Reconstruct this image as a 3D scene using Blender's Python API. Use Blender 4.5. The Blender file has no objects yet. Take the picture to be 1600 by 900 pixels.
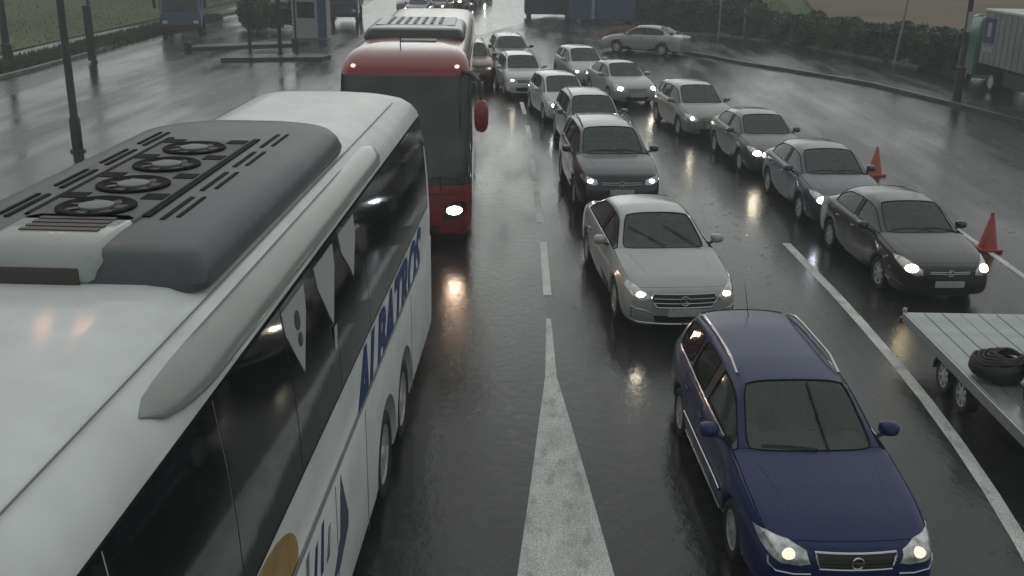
import bpy, bmesh, math, random
from math import sin, cos, pi, radians, sqrt
from mathutils import Vector, Matrix
from mathutils.bvhtree import BVHTree
from mathutils.geometry import delaunay_2d_cdt
random.seed(7)
sc = bpy.context.scene
col = sc.collection

# ------------------------------------------------------------------ camera
F, PITCH, YAW, ROLL, CAMH = 1630.0, .3265, -.0155, .014, 5.9
f0 = Vector((sin(YAW), cos(YAW), 0)); r0 = Vector((cos(YAW), -sin(YAW), 0)); zz = Vector((0, 0, 1))
fw = f0 * cos(PITCH) - zz * sin(PITCH); u0 = f0 * sin(PITCH) + zz * cos(PITCH)
R = r0 * cos(ROLL) + u0 * sin(ROLL); U = -r0 * sin(ROLL) + u0 * cos(ROLL)
cd = bpy.data.cameras.new('camera'); cam = bpy.data.objects.new('camera', cd); col.objects.link(cam)
cam.matrix_world = Matrix(((R.x, U.x, -fw.x, 0), (R.y, U.y, -fw.y, 0), (R.z, U.z, -fw.z, CAMH), (0, 0, 0, 1)))
cd.sensor_width = 36; cd.lens = 36 * F / 1600; cd.clip_end = 3000; cd.clip_start = .1
sc.camera = cam

# ------------------------------------------------------------------ light
SUN_EL, SUN_AZ = radians(8), radians(-3)      # azimuth from +Y
w = bpy.data.worlds.new('World'); sc.world = w; w.use_nodes = True
nt = w.node_tree; bg = nt.nodes['Background']
sky = nt.nodes.new('ShaderNodeTexSky'); sky.sky_type = 'NISHITA'; sky.sun_disc = False
sky.sun_elevation = SUN_EL; sky.sun_rotation = SUN_AZ; sky.air_density = 1.0; sky.dust_density = 4.0; sky.ozone_density = 1
hs = nt.nodes.new('ShaderNodeHueSaturation'); hs.inputs['Saturation'].default_value = .10
tint = nt.nodes.new('ShaderNodeMix'); tint.data_type = 'RGBA'; tint.blend_type = 'MULTIPLY'
tint.inputs[0].default_value = 1; tint.inputs[7].default_value = (.93, 1.0, .985, 1)
nt.links.new(sky.outputs[0], hs.inputs['Color']); nt.links.new(hs.outputs[0], tint.inputs[6]); 
ov = nt.nodes.new('ShaderNodeMix'); ov.data_type = 'RGBA'; ov.inputs[0].default_value = .72; ov.inputs[7].default_value = (6.1, 6.55, 6.5, 1)   # even cloud deck over the clear sky
nt.links.new(tint.outputs[2], ov.inputs[6]); nt.links.new(ov.outputs[2], bg.inputs[0])
bg.inputs[1].default_value = .062
sl = bpy.data.lights.new('sun', 'SUN'); sl.energy = .5; sl.angle = radians(170); sl.color = (1, .97, .93)
so = bpy.data.objects.new('sun', sl); col.objects.link(so)
sd = Vector((sin(SUN_AZ) * cos(SUN_EL), cos(SUN_AZ) * cos(SUN_EL), sin(SUN_EL)))
so.rotation_euler = sd.to_track_quat('Z', 'Y').to_euler(); so.location = (0, 0, 60)
sc.view_settings.view_transform = 'Standard'; sc.view_settings.look = 'None'
sc.view_settings.exposure = .36; sc.view_settings.gamma = 1

# ------------------------------------------------------------------ materials
MATS = {}
def mat(name, color, rough=.5, metal=0, coat=0, bump=0, bscale=200, var=0, vscale=3, emit=None, es=0, spec=None, wet=0):
    if name in MATS: return MATS[name]
    m = bpy.data.materials.new(name); m.use_nodes = True; n = m.node_tree.nodes; l = m.node_tree.links
    b = n['Principled BSDF']; b.inputs['Base Color'].default_value = (*color, 1)
    b.inputs['Roughness'].default_value = rough; b.inputs['Metallic'].default_value = metal
    if coat: b.inputs['Coat Weight'].default_value = coat; b.inputs['Coat Roughness'].default_value = .10
    if spec is not None: b.inputs['Specular IOR Level'].default_value = spec
    if emit: b.inputs['Emission Color'].default_value = (*emit, 1); b.inputs['Emission Strength'].default_value = es
    tc = n.new('ShaderNodeTexCoord')
    if var:
        t = n.new('ShaderNodeTexNoise'); t.inputs['Scale'].default_value = vscale; t.inputs['Detail'].default_value = 6
        l.new(tc.outputs['Object'], t.inputs['Vector'])
        r = n.new('ShaderNodeMapRange'); r.inputs[1].default_value = .3; r.inputs[2].default_value = .7
        r.inputs[3].default_value = 1 - var; r.inputs[4].default_value = 1 + var
        l.new(t.outputs[0], r.inputs[0])
        mx = n.new('ShaderNodeMix'); mx.data_type = 'RGBA'; mx.blend_type = 'MULTIPLY'; mx.inputs[0].default_value = 1
        mx.inputs[6].default_value = (*color, 1); l.new(r.outputs[0], mx.inputs[7]); l.new(mx.outputs[2], b.inputs['Base Color'])
    if bump:
        t = n.new('ShaderNodeTexNoise'); t.inputs['Scale'].default_value = bscale; t.inputs['Detail'].default_value = 2
        l.new(tc.outputs['Object'], t.inputs['Vector'])
        bp = n.new('ShaderNodeBump'); bp.inputs['Strength'].default_value = bump; bp.inputs['Distance'].default_value = .01
        l.new(t.outputs[0], bp.inputs['Height']); l.new(bp.outputs[0], b.inputs['Normal'])
        if coat: l.new(bp.outputs[0], b.inputs['Coat Normal'])
    if wet:   # rain beads on paint and glass
        v = n.new('ShaderNodeTexVoronoi'); v.inputs['Scale'].default_value = wet; v.inputs['Randomness'].default_value = 1; l.new(tc.outputs['Object'], v.inputs['Vector'])
        r = n.new('ShaderNodeMapRange'); r.inputs[1].default_value = .12; r.inputs[2].default_value = .34
        r.inputs[3].default_value = 1; r.inputs[4].default_value = 0; l.new(v.outputs['Distance'], r.inputs[0])
        bp = n.new('ShaderNodeBump'); bp.inputs['Strength'].default_value = .22; bp.inputs['Distance'].default_value = .0029
        l.new(r.outputs[0], bp.inputs['Height']); l.new(bp.outputs[0], b.inputs['Coat Normal' if coat else 'Normal'])
    MATS[name] = m; return m
def paint(name, c, metal=.35, rough=.35): return mat('paint_' + name, c, rough, metal, coat=1, var=.06, vscale=2, wet=38)
BLACKP = mat('black_plastic', (.018, .018, .019), .45, bump=.1, bscale=400)
RUBBER = mat('rubber', (.014, .014, .014), .6, bump=.3, bscale=300)
TRIM = mat('seal_rubber', (.008, .008, .008), .75, spec=.12)
CHROME = mat('chrome', (.62, .63, .64), .18, 1)
ALLOY = mat('alloy', (.62, .62, .61), .35, .6, var=.15, vscale=9)
DISCM = mat('wheel_dark', (.012, .012, .012), .7)
DARKMETAL = mat('dark_metal', (.05, .05, .052), .5, .5, var=.2)
FABRIC = mat('seat_fabric', (.24, .24, .24), .9, bump=.3)
INTERIOR = mat('interior_plastic', (.03, .03, .032), .7)
DASH = mat('dashboard_plastic', (.17, .175, .165), .7)
PLATE = mat('plate_white', (.45, .46, .44), .4, var=.3, vscale=40)
LENS = mat('headlight_lens', (.62, .62, .60), .15, .5, coat=1, bump=.3, bscale=25, var=.55, vscale=11)
FOG = mat('fog_lens', (.5, .5, .5), .2, .4)
ORANGE_LENS = mat('indicator_lens', (.5, .16, .03), .2, coat=1)
REDLENS = mat('tail_lens', (.3, .01, .01), .2, coat=1)
LAMPW = mat('lamp_white', (.9, .9, .9), .3, emit=(1, .88, .66), es=34)
LAMPY = mat('lamp_yellow', (.9, .85, .6), .3, emit=(1, .82, .42), es=16)
LAMPD = mat('lamp_dim', (.9, .85, .6), .3, emit=(1, .86, .62), es=.75)
LAMPB = mat('lamp_bluish', (.9, .9, 1), .3, emit=(.85, .86, 1), es=26)
SODIUM = mat('sodium_lamp', (1, .6, .3), .4, emit=(1, .45, .26), es=40)

def glassmat(name, tintc, tr):
    m = bpy.data.materials.new(name); m.use_nodes = True; n = m.node_tree.nodes; l = m.node_tree.links
    n.remove(n['Principled BSDF']); out = n['Material Output']
    t = n.new('ShaderNodeBsdfTransparent'); t.inputs[0].default_value = (*tintc, 1)
    g = n.new('ShaderNodeBsdfGlossy'); g.inputs['Roughness'].default_value = .04; g.inputs[0].default_value = (.9, .95, .93, 1)
    d = n.new('ShaderNodeBsdfDiffuse'); d.inputs[0].default_value = (.12, .145, .135, 1)
    fr = n.new('ShaderNodeFresnel'); fr.inputs[0].default_value = 1.6
    a = n.new('ShaderNodeMixShader'); a.inputs[0].default_value = tr; l.new(d.outputs[0], a.inputs[1]); l.new(t.outputs[0], a.inputs[2])
    b = n.new('ShaderNodeMixShader'); l.new(fr.outputs[0], b.inputs[0]); l.new(a.outputs[0], b.inputs[1]); l.new(g.outputs[0], b.inputs[2])
    tc = n.new('ShaderNodeTexCoord'); v = n.new('ShaderNodeTexVoronoi'); v.inputs['Scale'].default_value = 45
    l.new(tc.outputs['Object'], v.inputs['Vector'])
    r = n.new('ShaderNodeMapRange'); r.inputs[1].default_value = .1; r.inputs[2].default_value = .3; r.inputs[3].default_value = 1; r.inputs[4].default_value = 0
    l.new(v.outputs['Distance'], r.inputs[0])
    bp = n.new('ShaderNodeBump'); bp.inputs['Strength'].default_value = .3; bp.inputs['Distance'].default_value = .0029
    l.new(r.outputs[0], bp.inputs['Height']); l.new(bp.outputs[0], g.inputs['Normal']); l.new(bp.outputs[0], fr.inputs['Normal'])
    l.new(b.outputs[0], out.inputs[0]); MATS[name] = m; return m
GLASS = glassmat('car_glass', (.66, .74, .69), .87)
BUSGLASS = mat('tinted_bus_glass', (.011, .013, .014), .06, coat=0, spec=.5, bump=.04, bscale=5, var=.3, vscale=2)
REDGLASS = mat('coach_windscreen_glass', (.05, .062, .057), .07, spec=.6, bump=.03, bscale=4, var=.45, vscale=1.3)
WHITEP = mat('white_coach_paint', (.73, .75, .745), .5, 0, coat=.3, spec=.35, var=.09, vscale=2.2, bump=.02, bscale=30)

def ground_mat(name, base, r1, r2, scale=1, ripple=1.0, v=.35, spec=.5, wear=0):
    m = bpy.data.materials.new(name); m.use_nodes = True; n = m.node_tree.nodes; l = m.node_tree.links; b = n['Principled BSDF']
    tc = n.new('ShaderNodeTexCoord')
    def noise(s, det=5, sx=(1, 1, 1)):
        mp = n.new('ShaderNodeMapping'); mp.inputs['Scale'].default_value = sx; l.new(tc.outputs['Object'], mp.inputs[0])
        t = n.new('ShaderNodeTexNoise'); t.inputs['Scale'].default_value = s; t.inputs['Detail'].default_value = det
        l.new(mp.outputs[0], t.inputs['Vector']); return t.outputs[0]
    def rng(o, a, b_, c, d):
        r = n.new('ShaderNodeMapRange'); r.inputs[1].default_value = a; r.inputs[2].default_value = b_; r.inputs[3].default_value = c; r.inputs[4].default_value = d
        l.new(o, r.inputs[0]); return r.outputs[0]
    big = noise(.35 * scale, 5, (1.6, .5, 1)); fine = noise(60, 3); mid = noise(2.5, 6, (1, .6, 1))
    mul = n.new('ShaderNodeMath'); mul.operation = 'MULTIPLY'
    l.new(rng(mid, .3, .7, 1 - v, 1 + v), mul.inputs[0]); l.new(rng(fine, .3, .7, .6, 1.4), mul.inputs[1])
    mx = n.new('ShaderNodeMix'); mx.data_type = 'RGBA'; mx.blend_type = 'MULTIPLY'; mx.inputs[0].default_value = 1
    mx.inputs[6].default_value = (*base, 1); l.new(mul.outputs[0], mx.inputs[7]); l.new(mx.outputs[2], b.inputs['Base Color'])
    trk = noise(1.1, 3, (1, .05, 1)); avg = n.new('ShaderNodeMath'); avg.operation = 'MULTIPLY_ADD'; avg.inputs[1].default_value = .45; l.new(trk, avg.inputs[0])
    sc_b = n.new('ShaderNodeMath'); sc_b.operation = 'MULTIPLY'; sc_b.inputs[1].default_value = .55; l.new(big, sc_b.inputs[0]); l.new(sc_b.outputs[0], avg.inputs[2])
    l.new(rng(avg.outputs[0], .40, .60, r1, r2), b.inputs['Roughness'])
    b.inputs['Specular IOR Level'].default_value = spec
    if wear:
        wn_ = noise(5, 8, (1.4, .5, 1)); wm = n.new('ShaderNodeMix'); wm.data_type = 'RGBA'; wm.inputs[7].default_value = (.05, .05, .048, 1)
        l.new(rng(wn_, .54, .66, 0, wear), wm.inputs[0]); l.new(mx.outputs[2], wm.inputs[6]); l.new(wm.outputs[2], b.inputs['Base Color'])
    # bump: stones + standing-water ripples
    ad = n.new('ShaderNodeMath'); ad.operation = 'MULTIPLY'; l.new(fine, ad.inputs[0]); l.new(rng(big, .4, .6, .1, .5), ad.inputs[1])
    vr = n.new('ShaderNodeTexVoronoi'); vr.inputs['Scale'].default_value = 4.5; l.new(tc.outputs['Object'], vr.inputs['Vector'])
    sn = n.new('ShaderNodeMath'); sn.operation = 'SINE'; m5 = n.new('ShaderNodeMath'); m5.operation = 'MULTIPLY'; m5.inputs[1].default_value = 55
    l.new(vr.outputs['Distance'], m5.inputs[0]); l.new(m5.outputs[0], sn.inputs[0])
    rings = n.new('ShaderNodeMath'); rings.operation = 'MULTIPLY'; l.new(sn.outputs[0], rings.inputs[0]); l.new(rng(vr.outputs['Distance'], .02, .38, .3 * ripple, 0), rings.inputs[1])
    rg2 = n.new('ShaderNodeMath'); rg2.operation = 'ADD'; l.new(rings.outputs[0], rg2.inputs[0]); l.new(ad.outputs[0], rg2.inputs[1]); ad = rg2
    rp = noise(9, 3, (1, .7, 1)); a2 = n.new('ShaderNodeMath'); a2.operation = 'MULTIPLY_ADD'; l.new(rp, a2.inputs[0]); a2.inputs[1].default_value = 1.6 * ripple
    l.new(ad.outputs[0], a2.inputs[2])
    bp = n.new('ShaderNodeBump'); bp.inputs['Strength'].default_value = .5; bp.inputs['Distance'].default_value = .006
    l.new(a2.outputs[0], bp.inputs['Height']); l.new(bp.outputs[0], b.inputs['Normal'])
    MATS[name] = m; return m
ASPHALT = ground_mat('wet_asphalt', (.022, .0225, .0222), .13, .32)
FAR_ROAD = ground_mat('flooded_asphalt', (.03, .03, .03), .05, .12, ripple=.15)
LINE = ground_mat('road_paint_wet', (.66, .67, .64), .5, .7, v=.2, spec=.22, wear=.3)
DASHW = ground_mat('thick_lane_paint', (.84, .85, .82), .6, .8, v=.12, spec=.15)
CONC = ground_mat('wet_concrete', (.16, .16, .15), .25, .5)
KERBD = ground_mat('dark_kerb_stone', (.05, .05, .05), .3, .5)
GRASS = mat('grass', (.085, .105, .042), .9, var=.3, vscale=.15, bump=.4, bscale=6)
GRASSY = mat('grass_blades', (.095, .118, .048), .9, var=.2, vscale=.2)
SOIL = mat('ploughed_soil', (.17, .125, .09), .9, var=.25, vscale=.2, bump=.8, bscale=3)
LEAF = mat('leaf_dark', (.034, .066, .034), .6, var=.5, vscale=.8)
LEAF2 = mat('leaf_mid', (.06, .085, .035), .6, var=.5, vscale=.8)
BARK = mat('bark', (.06, .05, .04), .9, var=.3)
STEEL = mat('galvanised_steel', (.16, .165, .165), .5, .6, var=.25, vscale=4)
POLED = mat('dark_pole_paint', (.03, .032, .032), .45, var=.3)

# ------------------------------------------------------------------ helpers
def empty(name, loc=(0, 0, 0), rz=0, label=None, cat=None, group=None):
    o = bpy.data.objects.new(name, None); col.objects.link(o); o.location = loc; o.rotation_euler = (0, 0, rz); o.empty_display_size = .2
    tag(o, label, cat, group); return o
def tag(o, label=None, cat=None, group=None, kind=None):
    if label: o['label'] = label
    if cat: o['category'] = cat
    if group: o['group'] = group
    if kind: o['kind'] = kind
    return o
def link(name, me, m=None, parent=None, smooth=False, angle=35):
    if m is not None and not me.materials: me.materials.append(m)
    if smooth:
        me.polygons.foreach_set('use_smooth', [True] * len(me.polygons))
        if angle: me.set_sharp_from_angle(angle=radians(angle))
    o = bpy.data.objects.new(name, me); col.objects.link(o)
    if parent: o.parent = parent
    return o
class MB:
    def __init__(s): s.v = []; s.f = []
    def add(s, vs, fs):
        k = len(s.v); s.v += [tuple(v) for v in vs]; s.f += [tuple(i + k for i in f) for f in fs]
    def box(s, c, d, rz=0, tilt=None, ch=0):
        x, y, z = [q / 2 for q in d]; c = Vector(c)
        if ch:
            vs = []; e = ch
            ring = [(x - e, -y), (x, -y + e), (x, y - e), (x - e, y), (-x + e, y), (-x, y - e), (-x, -y + e), (-x + e, -y)]
            def rr(k): return [(a * (1 - k / x), b * (1 - k / y)) for a, b in ring]
            for zc, k in ((-z, e), (-z + e, 0), (z - e, 0), (z, e)): vs += [Vector((a, b, zc)) for a, b in rr(k)]
            fs = [tuple(range(7, -1, -1)), tuple(range(24, 32))]
            for j in range(3):
                for i in range(8): fs.append((j * 8 + i, j * 8 + (i + 1) % 8, j * 8 + 8 + (i + 1) % 8, j * 8 + 8 + i))
        else:
            vs = [Vector((a * x, b * y, g * z)) for g in (-1, 1) for a, b in ((-1, -1), (1, -1), (1, 1), (-1, 1))]
            fs = [(3, 2, 1, 0), (4, 5, 6, 7)] + [(i, (i + 1) % 4, (i + 1) % 4 + 4, i + 4) for i in range(4)]
        M = Matrix.Rotation(rz, 3, 'Z')
        if tilt is not None: M = M @ tilt
        s.add([M @ v + c for v in vs], fs); return s
    def tube(s, pts, r, n=8, cap=True, closed=False):
        pts = [Vector(p) for p in pts]; rings = []; N = len(pts)
        rs = r if isinstance(r, (list, tuple)) else [r] * N
        up = None
        for i, p in enumerate(pts):
            a = pts[(i - 1) % N] if (closed or i > 0) else p; b = pts[(i + 1) % N] if (closed or i < N - 1) else p
            t = (b - a).normalized()
            if up is None or abs(up.dot(t)) > .95: up = Vector((0, 0, 1)) if abs(t.z) < .9 else Vector((1, 0, 0))
            x = t.cross(up).normalized(); y = x.cross(t).normalized()
            rings.append([p + (x * cos(2 * pi * k / n) + y * sin(2 * pi * k / n)) * rs[i] for k in range(n)])
        vs = [v for r_ in rings for v in r_]; fs = []
        M = N if closed else N - 1
        for i in range(M):
            for k in range(n):
                a, b = i * n, ((i + 1) % N) * n; fs.append((a + k, a + (k + 1) % n, b + (k + 1) % n, b + k))
        if cap and not closed: fs += [tuple(range(n - 1, -1, -1)), tuple(range((N - 1) * n, N * n))]
        s.add(vs, fs); return s
    def lathe(s, prof, c=(0, 0, 0), axis='Z', n=24, cap=True):   # prof: (radius, height)
        c = Vector(c); vs = []; fs = []
        for r, h in prof:
            for k in range(n):
                a = 2 * pi * k / n; p = (r * cos(a), r * sin(a), h)
                if axis == 'X': p = (h, r * cos(a), r * sin(a))
                elif axis == 'Y': p = (r * cos(a), -h, r * sin(a))
                vs.append(Vector(p) + c)
        for i in range(len(prof) - 1):
            for k in range(n): fs.append((i * n + k, i * n + (k + 1) % n, (i + 1) * n + (k + 1) % n, (i + 1) * n + k))
        if cap and prof[0][0] > 1e-4: fs.append(tuple(range(n - 1, -1, -1)))
        if cap and prof[-1][0] > 1e-4: fs.append(tuple(range((len(prof) - 1) * n, len(prof) * n)))
        s.add(vs, fs); return s
    def mesh(s, name='m'):
        me = bpy.data.meshes.new(name); me.from_pydata(s.v, [], s.f); me.update(); return me
    def obj(s, name, m, parent=None, smooth=False, angle=35): return link(name, s.mesh(name), m, parent, smooth, angle)
def copy_tree(o, parent=None, skip=()):
    c = o.copy(); col.objects.link(c); c.parent = parent
    for ch in o.children:
        if ch.name.split('.')[0] in skip: continue
        copy_tree(ch, c, skip)
    return c
def hide_far(o):      # templates are removed at the end
    pass
def lerp(a, b, t): return a + (b - a) * t
def interp(tab, s):
    if s <= tab[0][0]: return tab[0][1]
    for (a, va), (b, vb) in zip(tab, tab[1:]):
        if s <= b: return lerp(va, vb, (s - a) / (b - a))
    return tab[-1][1]
def text_mesh(body, size, shear=0, extrude=.002, bold=0):
    c = bpy.data.curves.new('t', 'FONT'); c.body = body; c.size = size; c.shear = shear; c.extrude = extrude; c.offset = bold; c.resolution_u = 3
    o = bpy.data.objects.new('t', c); col.objects.link(o); dg = bpy.context.evaluated_depsgraph_get(); dg.update()
    me = bpy.data.meshes.new_from_object(o.evaluated_get(dg)); bpy.data.objects.remove(o); bpy.data.curves.remove(c); me.materials.clear(); return me

# projected patch that follows a surface
def patch(bvh, outline, d, o=(0, 0, 0), off=.006, step=.04, thick=.02, mirror=False):
    d = Vector(d).normalized(); up = Vector((0, 0, 1)) if abs(d.z) < .9 else Vector((0, -1, 0)); r = d.cross(up).normalized(); u = r.cross(d).normalized(); o = Vector(o)
    pts = []
    N = len(outline)
    for i in range(N):
        a, b = Vector(outline[i]), Vector(outline[(i + 1) % N]); k = max(1, int((b - a).length / step + .5))
        for j in range(k): pts.append(a.lerp(b, j / k))
    nb = len(pts)
    xs = [p.x for p in pts]; ys = [p.y for p in pts]
    def inside(p):
        c = False
        for i in range(nb):
            a, b = pts[i], pts[(i + 1) % nb]
            if (a.y > p.y) != (b.y > p.y) and p.x < (b.x - a.x) * (p.y - a.y) / (b.y - a.y) + a.x: c = not c
        return c
    inn = []
    gx = min(xs) + step * .5
    while gx < max(xs):
        gy = min(ys) + step * .5
        while gy < max(ys):
            p = Vector((gx, gy))
            if inside(p) and min((p - q).length for q in pts) > step * .45: inn.append(p)
            gy += step
        gx += step
    vs, es, fs, *_ = delaunay_2d_cdt(pts + inn, [(i, (i + 1) % nb) for i in range(nb)], [], 1, 1e-5)
    v3 = []; last = None
    for p in vs:
        q = o + r * p.x + u * p.y
        h = bvh.ray_cast(q - d * 3, d)
        if h[0] is None or (h[0] - q).length > 6: h = bvh.find_nearest(last if last else q)
        nrm = h[1]
        if nrm.dot(d) > 0: nrm = -nrm
        pos = h[0] + nrm * off; last = h[0]; v3.append(pos)
    n = len(v3); bot = [p + d * thick for p in v3]
    cnt = {}
    for f in fs:
        for a, b in zip(f, f[1:] + f[:1] if isinstance(f, list) else list(f[1:]) + [f[0]]): cnt[(a, b)] = 1
    F2 = [tuple(f) for f in fs]
    side = [(a, b) for (a, b) in cnt if (b, a) not in cnt]
    F2 += [(b, a, a + n, b + n) for a, b in side]
    V = v3 + bot
    if mirror: V = [Vector((-p.x, p.y, p.z)) for p in V]; F2 = [tuple(reversed(f)) for f in F2]
    me = bpy.data.meshes.new('patch'); me.from_pydata([tuple(p) for p in V], [], F2); me.update()
    bm = bmesh.new(); bm.from_mesh(me); loose = [v for v in bm.verts if not v.link_faces]; bmesh.ops.delete(bm, geom=loose, context='VERTS')
    bmesh.ops.recalc_face_normals(bm, faces=bm.faces); bm.to_mesh(me); bm.free()
    return me

# ------------------------------------------------------------------ wheels
def wheel_meshes(R_=.31, w_=.2, spokes=7):
    t = MB(); h = w_ / 2
    t.lathe([(R_ * .66, -h * .85), (R_ * .8, -h), (R_ * .95, -h * .9), (R_, -h * .6), (R_ * 1.0, h * .6), (R_ * .95, h * .9), (R_ * .8, h), (R_ * .66, h * .85), (R_ * .62, 0), (R_ * .66, -h * .85)], axis='X', n=32, cap=False)
    tyre = t.mesh('tyre')
    r = MB()
    r.lathe([(R_ * .68, h * .86), (R_ * .62, h * .8), (R_ * .60, 0), (R_ * .6, -h * .3)], axis='X', n=32, cap=False)
    r.lathe([(R_ * .18, 0), (R_ * .17, h * .8), (R_ * .1, h * .88), (.0001, h * .9)], axis='X', n=16)
    for k in range(spokes):
        a = 2 * pi * k / spokes
        M = Matrix.Rotation(a, 3, 'X')
        vs = [M @ Vector((x, y, z)) for z, wd, xo in ((R_ * .12, R_ * .10, h * .75), (R_ * .63, R_ * .06, h * .72)) for x, y in ((xo, -wd * 1.2), (xo, wd * 1.2), (xo - .03, wd * 1.2), (xo - .03, -wd * 1.2))]
        r.add(vs, [(0, 1, 5, 4), (1, 2, 6, 5), (2, 3, 7, 6), (3, 0, 4, 7)])
    rim = r.mesh('rim')
    d = MB(); d.lathe([(R_ * .61, -h * .35), (R_ * .61, h * .15), (R_ * .45, h * .18), (.0001, h * .18)], axis='X', n=20)
    return tyre, rim, d.mesh('brake_disc')
WM = {}
def add_wheel(parent, x, y, R_=.31, w_=.2, spokes=7, side=1, rimm=ALLOY, yaw=0):
    key = (R_, w_, spokes)
    if key not in WM:
        WM[key] = wheel_meshes(*key)
        t, r, d = WM[key]
        for me, m in ((t, RUBBER), (r, rimm), (d, DISCM)):
            me.materials.append(m); me.polygons.foreach_set('use_smooth', [True] * len(me.polygons)); me.set_sharp_from_angle(angle=radians(40))
    t, r, d = WM[key]
    e = bpy.data.objects.new('wheel', t); col.objects.link(e); e.parent = parent; e.location = (x, y, R_)
    e.rotation_euler = (0, 0, (0 if side > 0 else pi) + yaw)
    for nm, me in (('rim', r), ('brake_disc', d)):
        o = bpy.data.objects.new(nm, me); col.objects.link(o); o.parent = e
    return e

# ------------------------------------------------------------------ cars
PAINTSLOT = mat('paint_slot', (.3, .3, .3), .3, .3, coat=1)
def build_car(S):
    L, W, H, wb, fo = S['L'], S['W'], S['H'], S['wb'], S['fo']
    wsb, wst, rr, rwb = S['wsb'], S['wst'], S['rr'], S['rwb']
    zc = S.get('zc', .98); zd = S.get('zd', 1.02); hwM = W / 2; Rw = S.get('Rw', .315); Ra = Rw + .055; zn = S.get('zn', .70)
    tw = S.get('tw', .57); lo = S.get('lo', .20); zdn = S.get('zdn', zd - .06)
    B = S.get('B', lerp(wsb, rwb, .42)); C = S.get('C', lerp(wsb, rwb, .75)); Dp = S.get('D')
    top = [(0, zn), (.10, zn + .055), (.35, lerp(zn, zc, .50)), (wsb * .62, lerp(zn, zc, .78)), (wsb, zc), (wst, H - .035), (lerp(wst, rr, .3), H), (lerp(wst, rr, .7), H - .005), (rr, H - .05), (rwb, zd), (L - .12, zdn), (L, zdn - .10)]
    if rwb > L - .35: top = top[:9] + [(rwb, zd), (L, zd - .12)]
    shl = [(0, zn - .06), (.12, zn - .02), (.6, lerp(zn, zc, .45) - .02), (wsb, zc - .075), (B, zc - .05), (L - .6, zd - .07 if rwb < L - .35 else zc - .01), (L, (zdn if rwb < L - .35 else zc) - .14)]
    hwt = [(0, .84), (.10, .915), (.35, .965), (.8, .99), (L * .5, 1.0), (L - .7, .985), (L - .25, .93), (L, .86)]
    gt = [(0, 0), (wsb, 0), (wst, 1), (rr, 1), (rwb, 0), (L, 0)]
    bow = [(0, .17), (.35, .12), (wsb, .11), (wst, .06), ((wst + rr) / 2, 0), (rr, -.05), (rwb, -.10 if rwb < L - .35 else -.06), (L, -.12)]
    def section(s):
        hw = hwM * interp(hwt, s); zs = interp(shl, s); zt = interp(top, s); g = interp(gt, s)
        za = lo + .03; fl = 0
        for wc in (fo, fo + wb):
            dd = abs(s - wc)
            if dd < Ra: za = max(za, Rw + sqrt(max(0, Ra * Ra - dd * dd))); fl = .012
            elif dd < Ra + .1: fl = .008
        z1 = min(za, zs - .10); z4 = max(zs - .13, z1 + .05)
        hB = hw * .905
        P = [(hw * .87, z1 - (.02 if z1 < lo + .1 else 0)), (hw * .975 + fl, z1), (hw + fl, lerp(z1, z4, .34)), (hw + fl, lerp(z1, z4, .72)), (hw * .99 + fl * .6, z4), (hw * .957, zs), (hB, zs + .045)]
        p7 = (lerp(hB * .93, tw + .055, g), lerp(max(zs + .055, zt - .03), zt - .105, g))
        p8 = (lerp(hB * .84, tw - .015, g), zt - lerp(.018, .035, g))
        P += [p7, p8, (p8[0] * .5, zt - .006), (0, zt)]
        return P
    st = [0, .10, .35, wsb * .62, wsb, lerp(wsb, wst, .33), lerp(wsb, wst, .67), wst, B - .045, B + .045, lerp(wst, rr, .5), rr, lerp(rr, rwb, .5), rwb, L - .25, L - .1, L]
    if S.get('qw'): st += [C - .035, C + .035]
    else: st += [C]
    for wc in (fo, fo + wb): st += [wc - Ra, wc - Ra * .82, wc - Ra * .45, wc, wc + Ra * .45, wc + Ra * .82, wc + Ra]
    key = [wsb, wst, B - .045, B + .045, C, C - .035, C + .035, rr, rwb, 0, L, fo - Ra, fo + Ra, fo + wb - Ra, fo + wb + Ra]
    st = sorted(set(round(x, 4) for x in st if 0 <= x <= L)); out = []
    for x in st:
        if out and x - out[-1] < .055:
            if any(abs(x - k) < 1e-3 for k in key) and not any(abs(out[-1] - k) < 1e-3 for k in key): out[-1] = x
            elif any(abs(x - k) < 1e-3 for k in key) and x - out[-1] > .03: out.append(x)
            continue
        out.append(x)
    st = out
    NJ = 11
    bm = bmesh.new(); cr = bm.edges.layers.float.new('crease_edge')
    def noff(z):  # nose profile
        return (.10 * max(0, (z - .62)) / .2 if z > .62 else 0) + (.05 if z < .32 else 0)
    def mk(s, x, z, end=0):
        y = s - interp(bow, s) * (1 - min(1, (x / hwM) ** 2))
        if s < .05: y += noff(z)
        if s > L - .05: y -= max(0, z - .6) * .15
        return bm.verts.new((x, y - L / 2, z))
    grid = []
    for s in st:
        P = section(s)
        row = [mk(s, x, z) for x, z in P[::-1][::-1]]
        left = [mk(s, -x, z) for x, z in P[:-1]]
        grid.append((row, left))
    def cls(sm, j):
        if j >= 8 and wsb < sm < wst: return 5
        if j == 6 and wsb < sm < B - .045: return 6
        if j == 6 and B - .045 < sm < B + .045: return 10
        last = Dp if Dp else lerp(rr, rwb, .6)
        if S.get('qw'):
            if j == 6 and B < sm < C - .035: return 7
            if j == 6 and C - .035 < sm < C + .035: return 13
            if j == 6 and C < sm < last: return 8
        else:
            if j == 6 and B < sm < last: return 7
        if j >= 8 and rr < sm < rwb: return 9
        if j >= 8 and wst < sm < rr: return 2
        if j >= 6 and .10 < sm < wsb: return 1
        if j >= 7 and sm > rwb and rwb < L - .35: return 11
        if j == 0: return 14
        if 1 <= j <= 5 and fo + Ra * .9 < sm < B: return 3
        if 1 <= j <= 5 and B < sm < fo + wb - Ra * .75: return 4
        return 0
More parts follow.
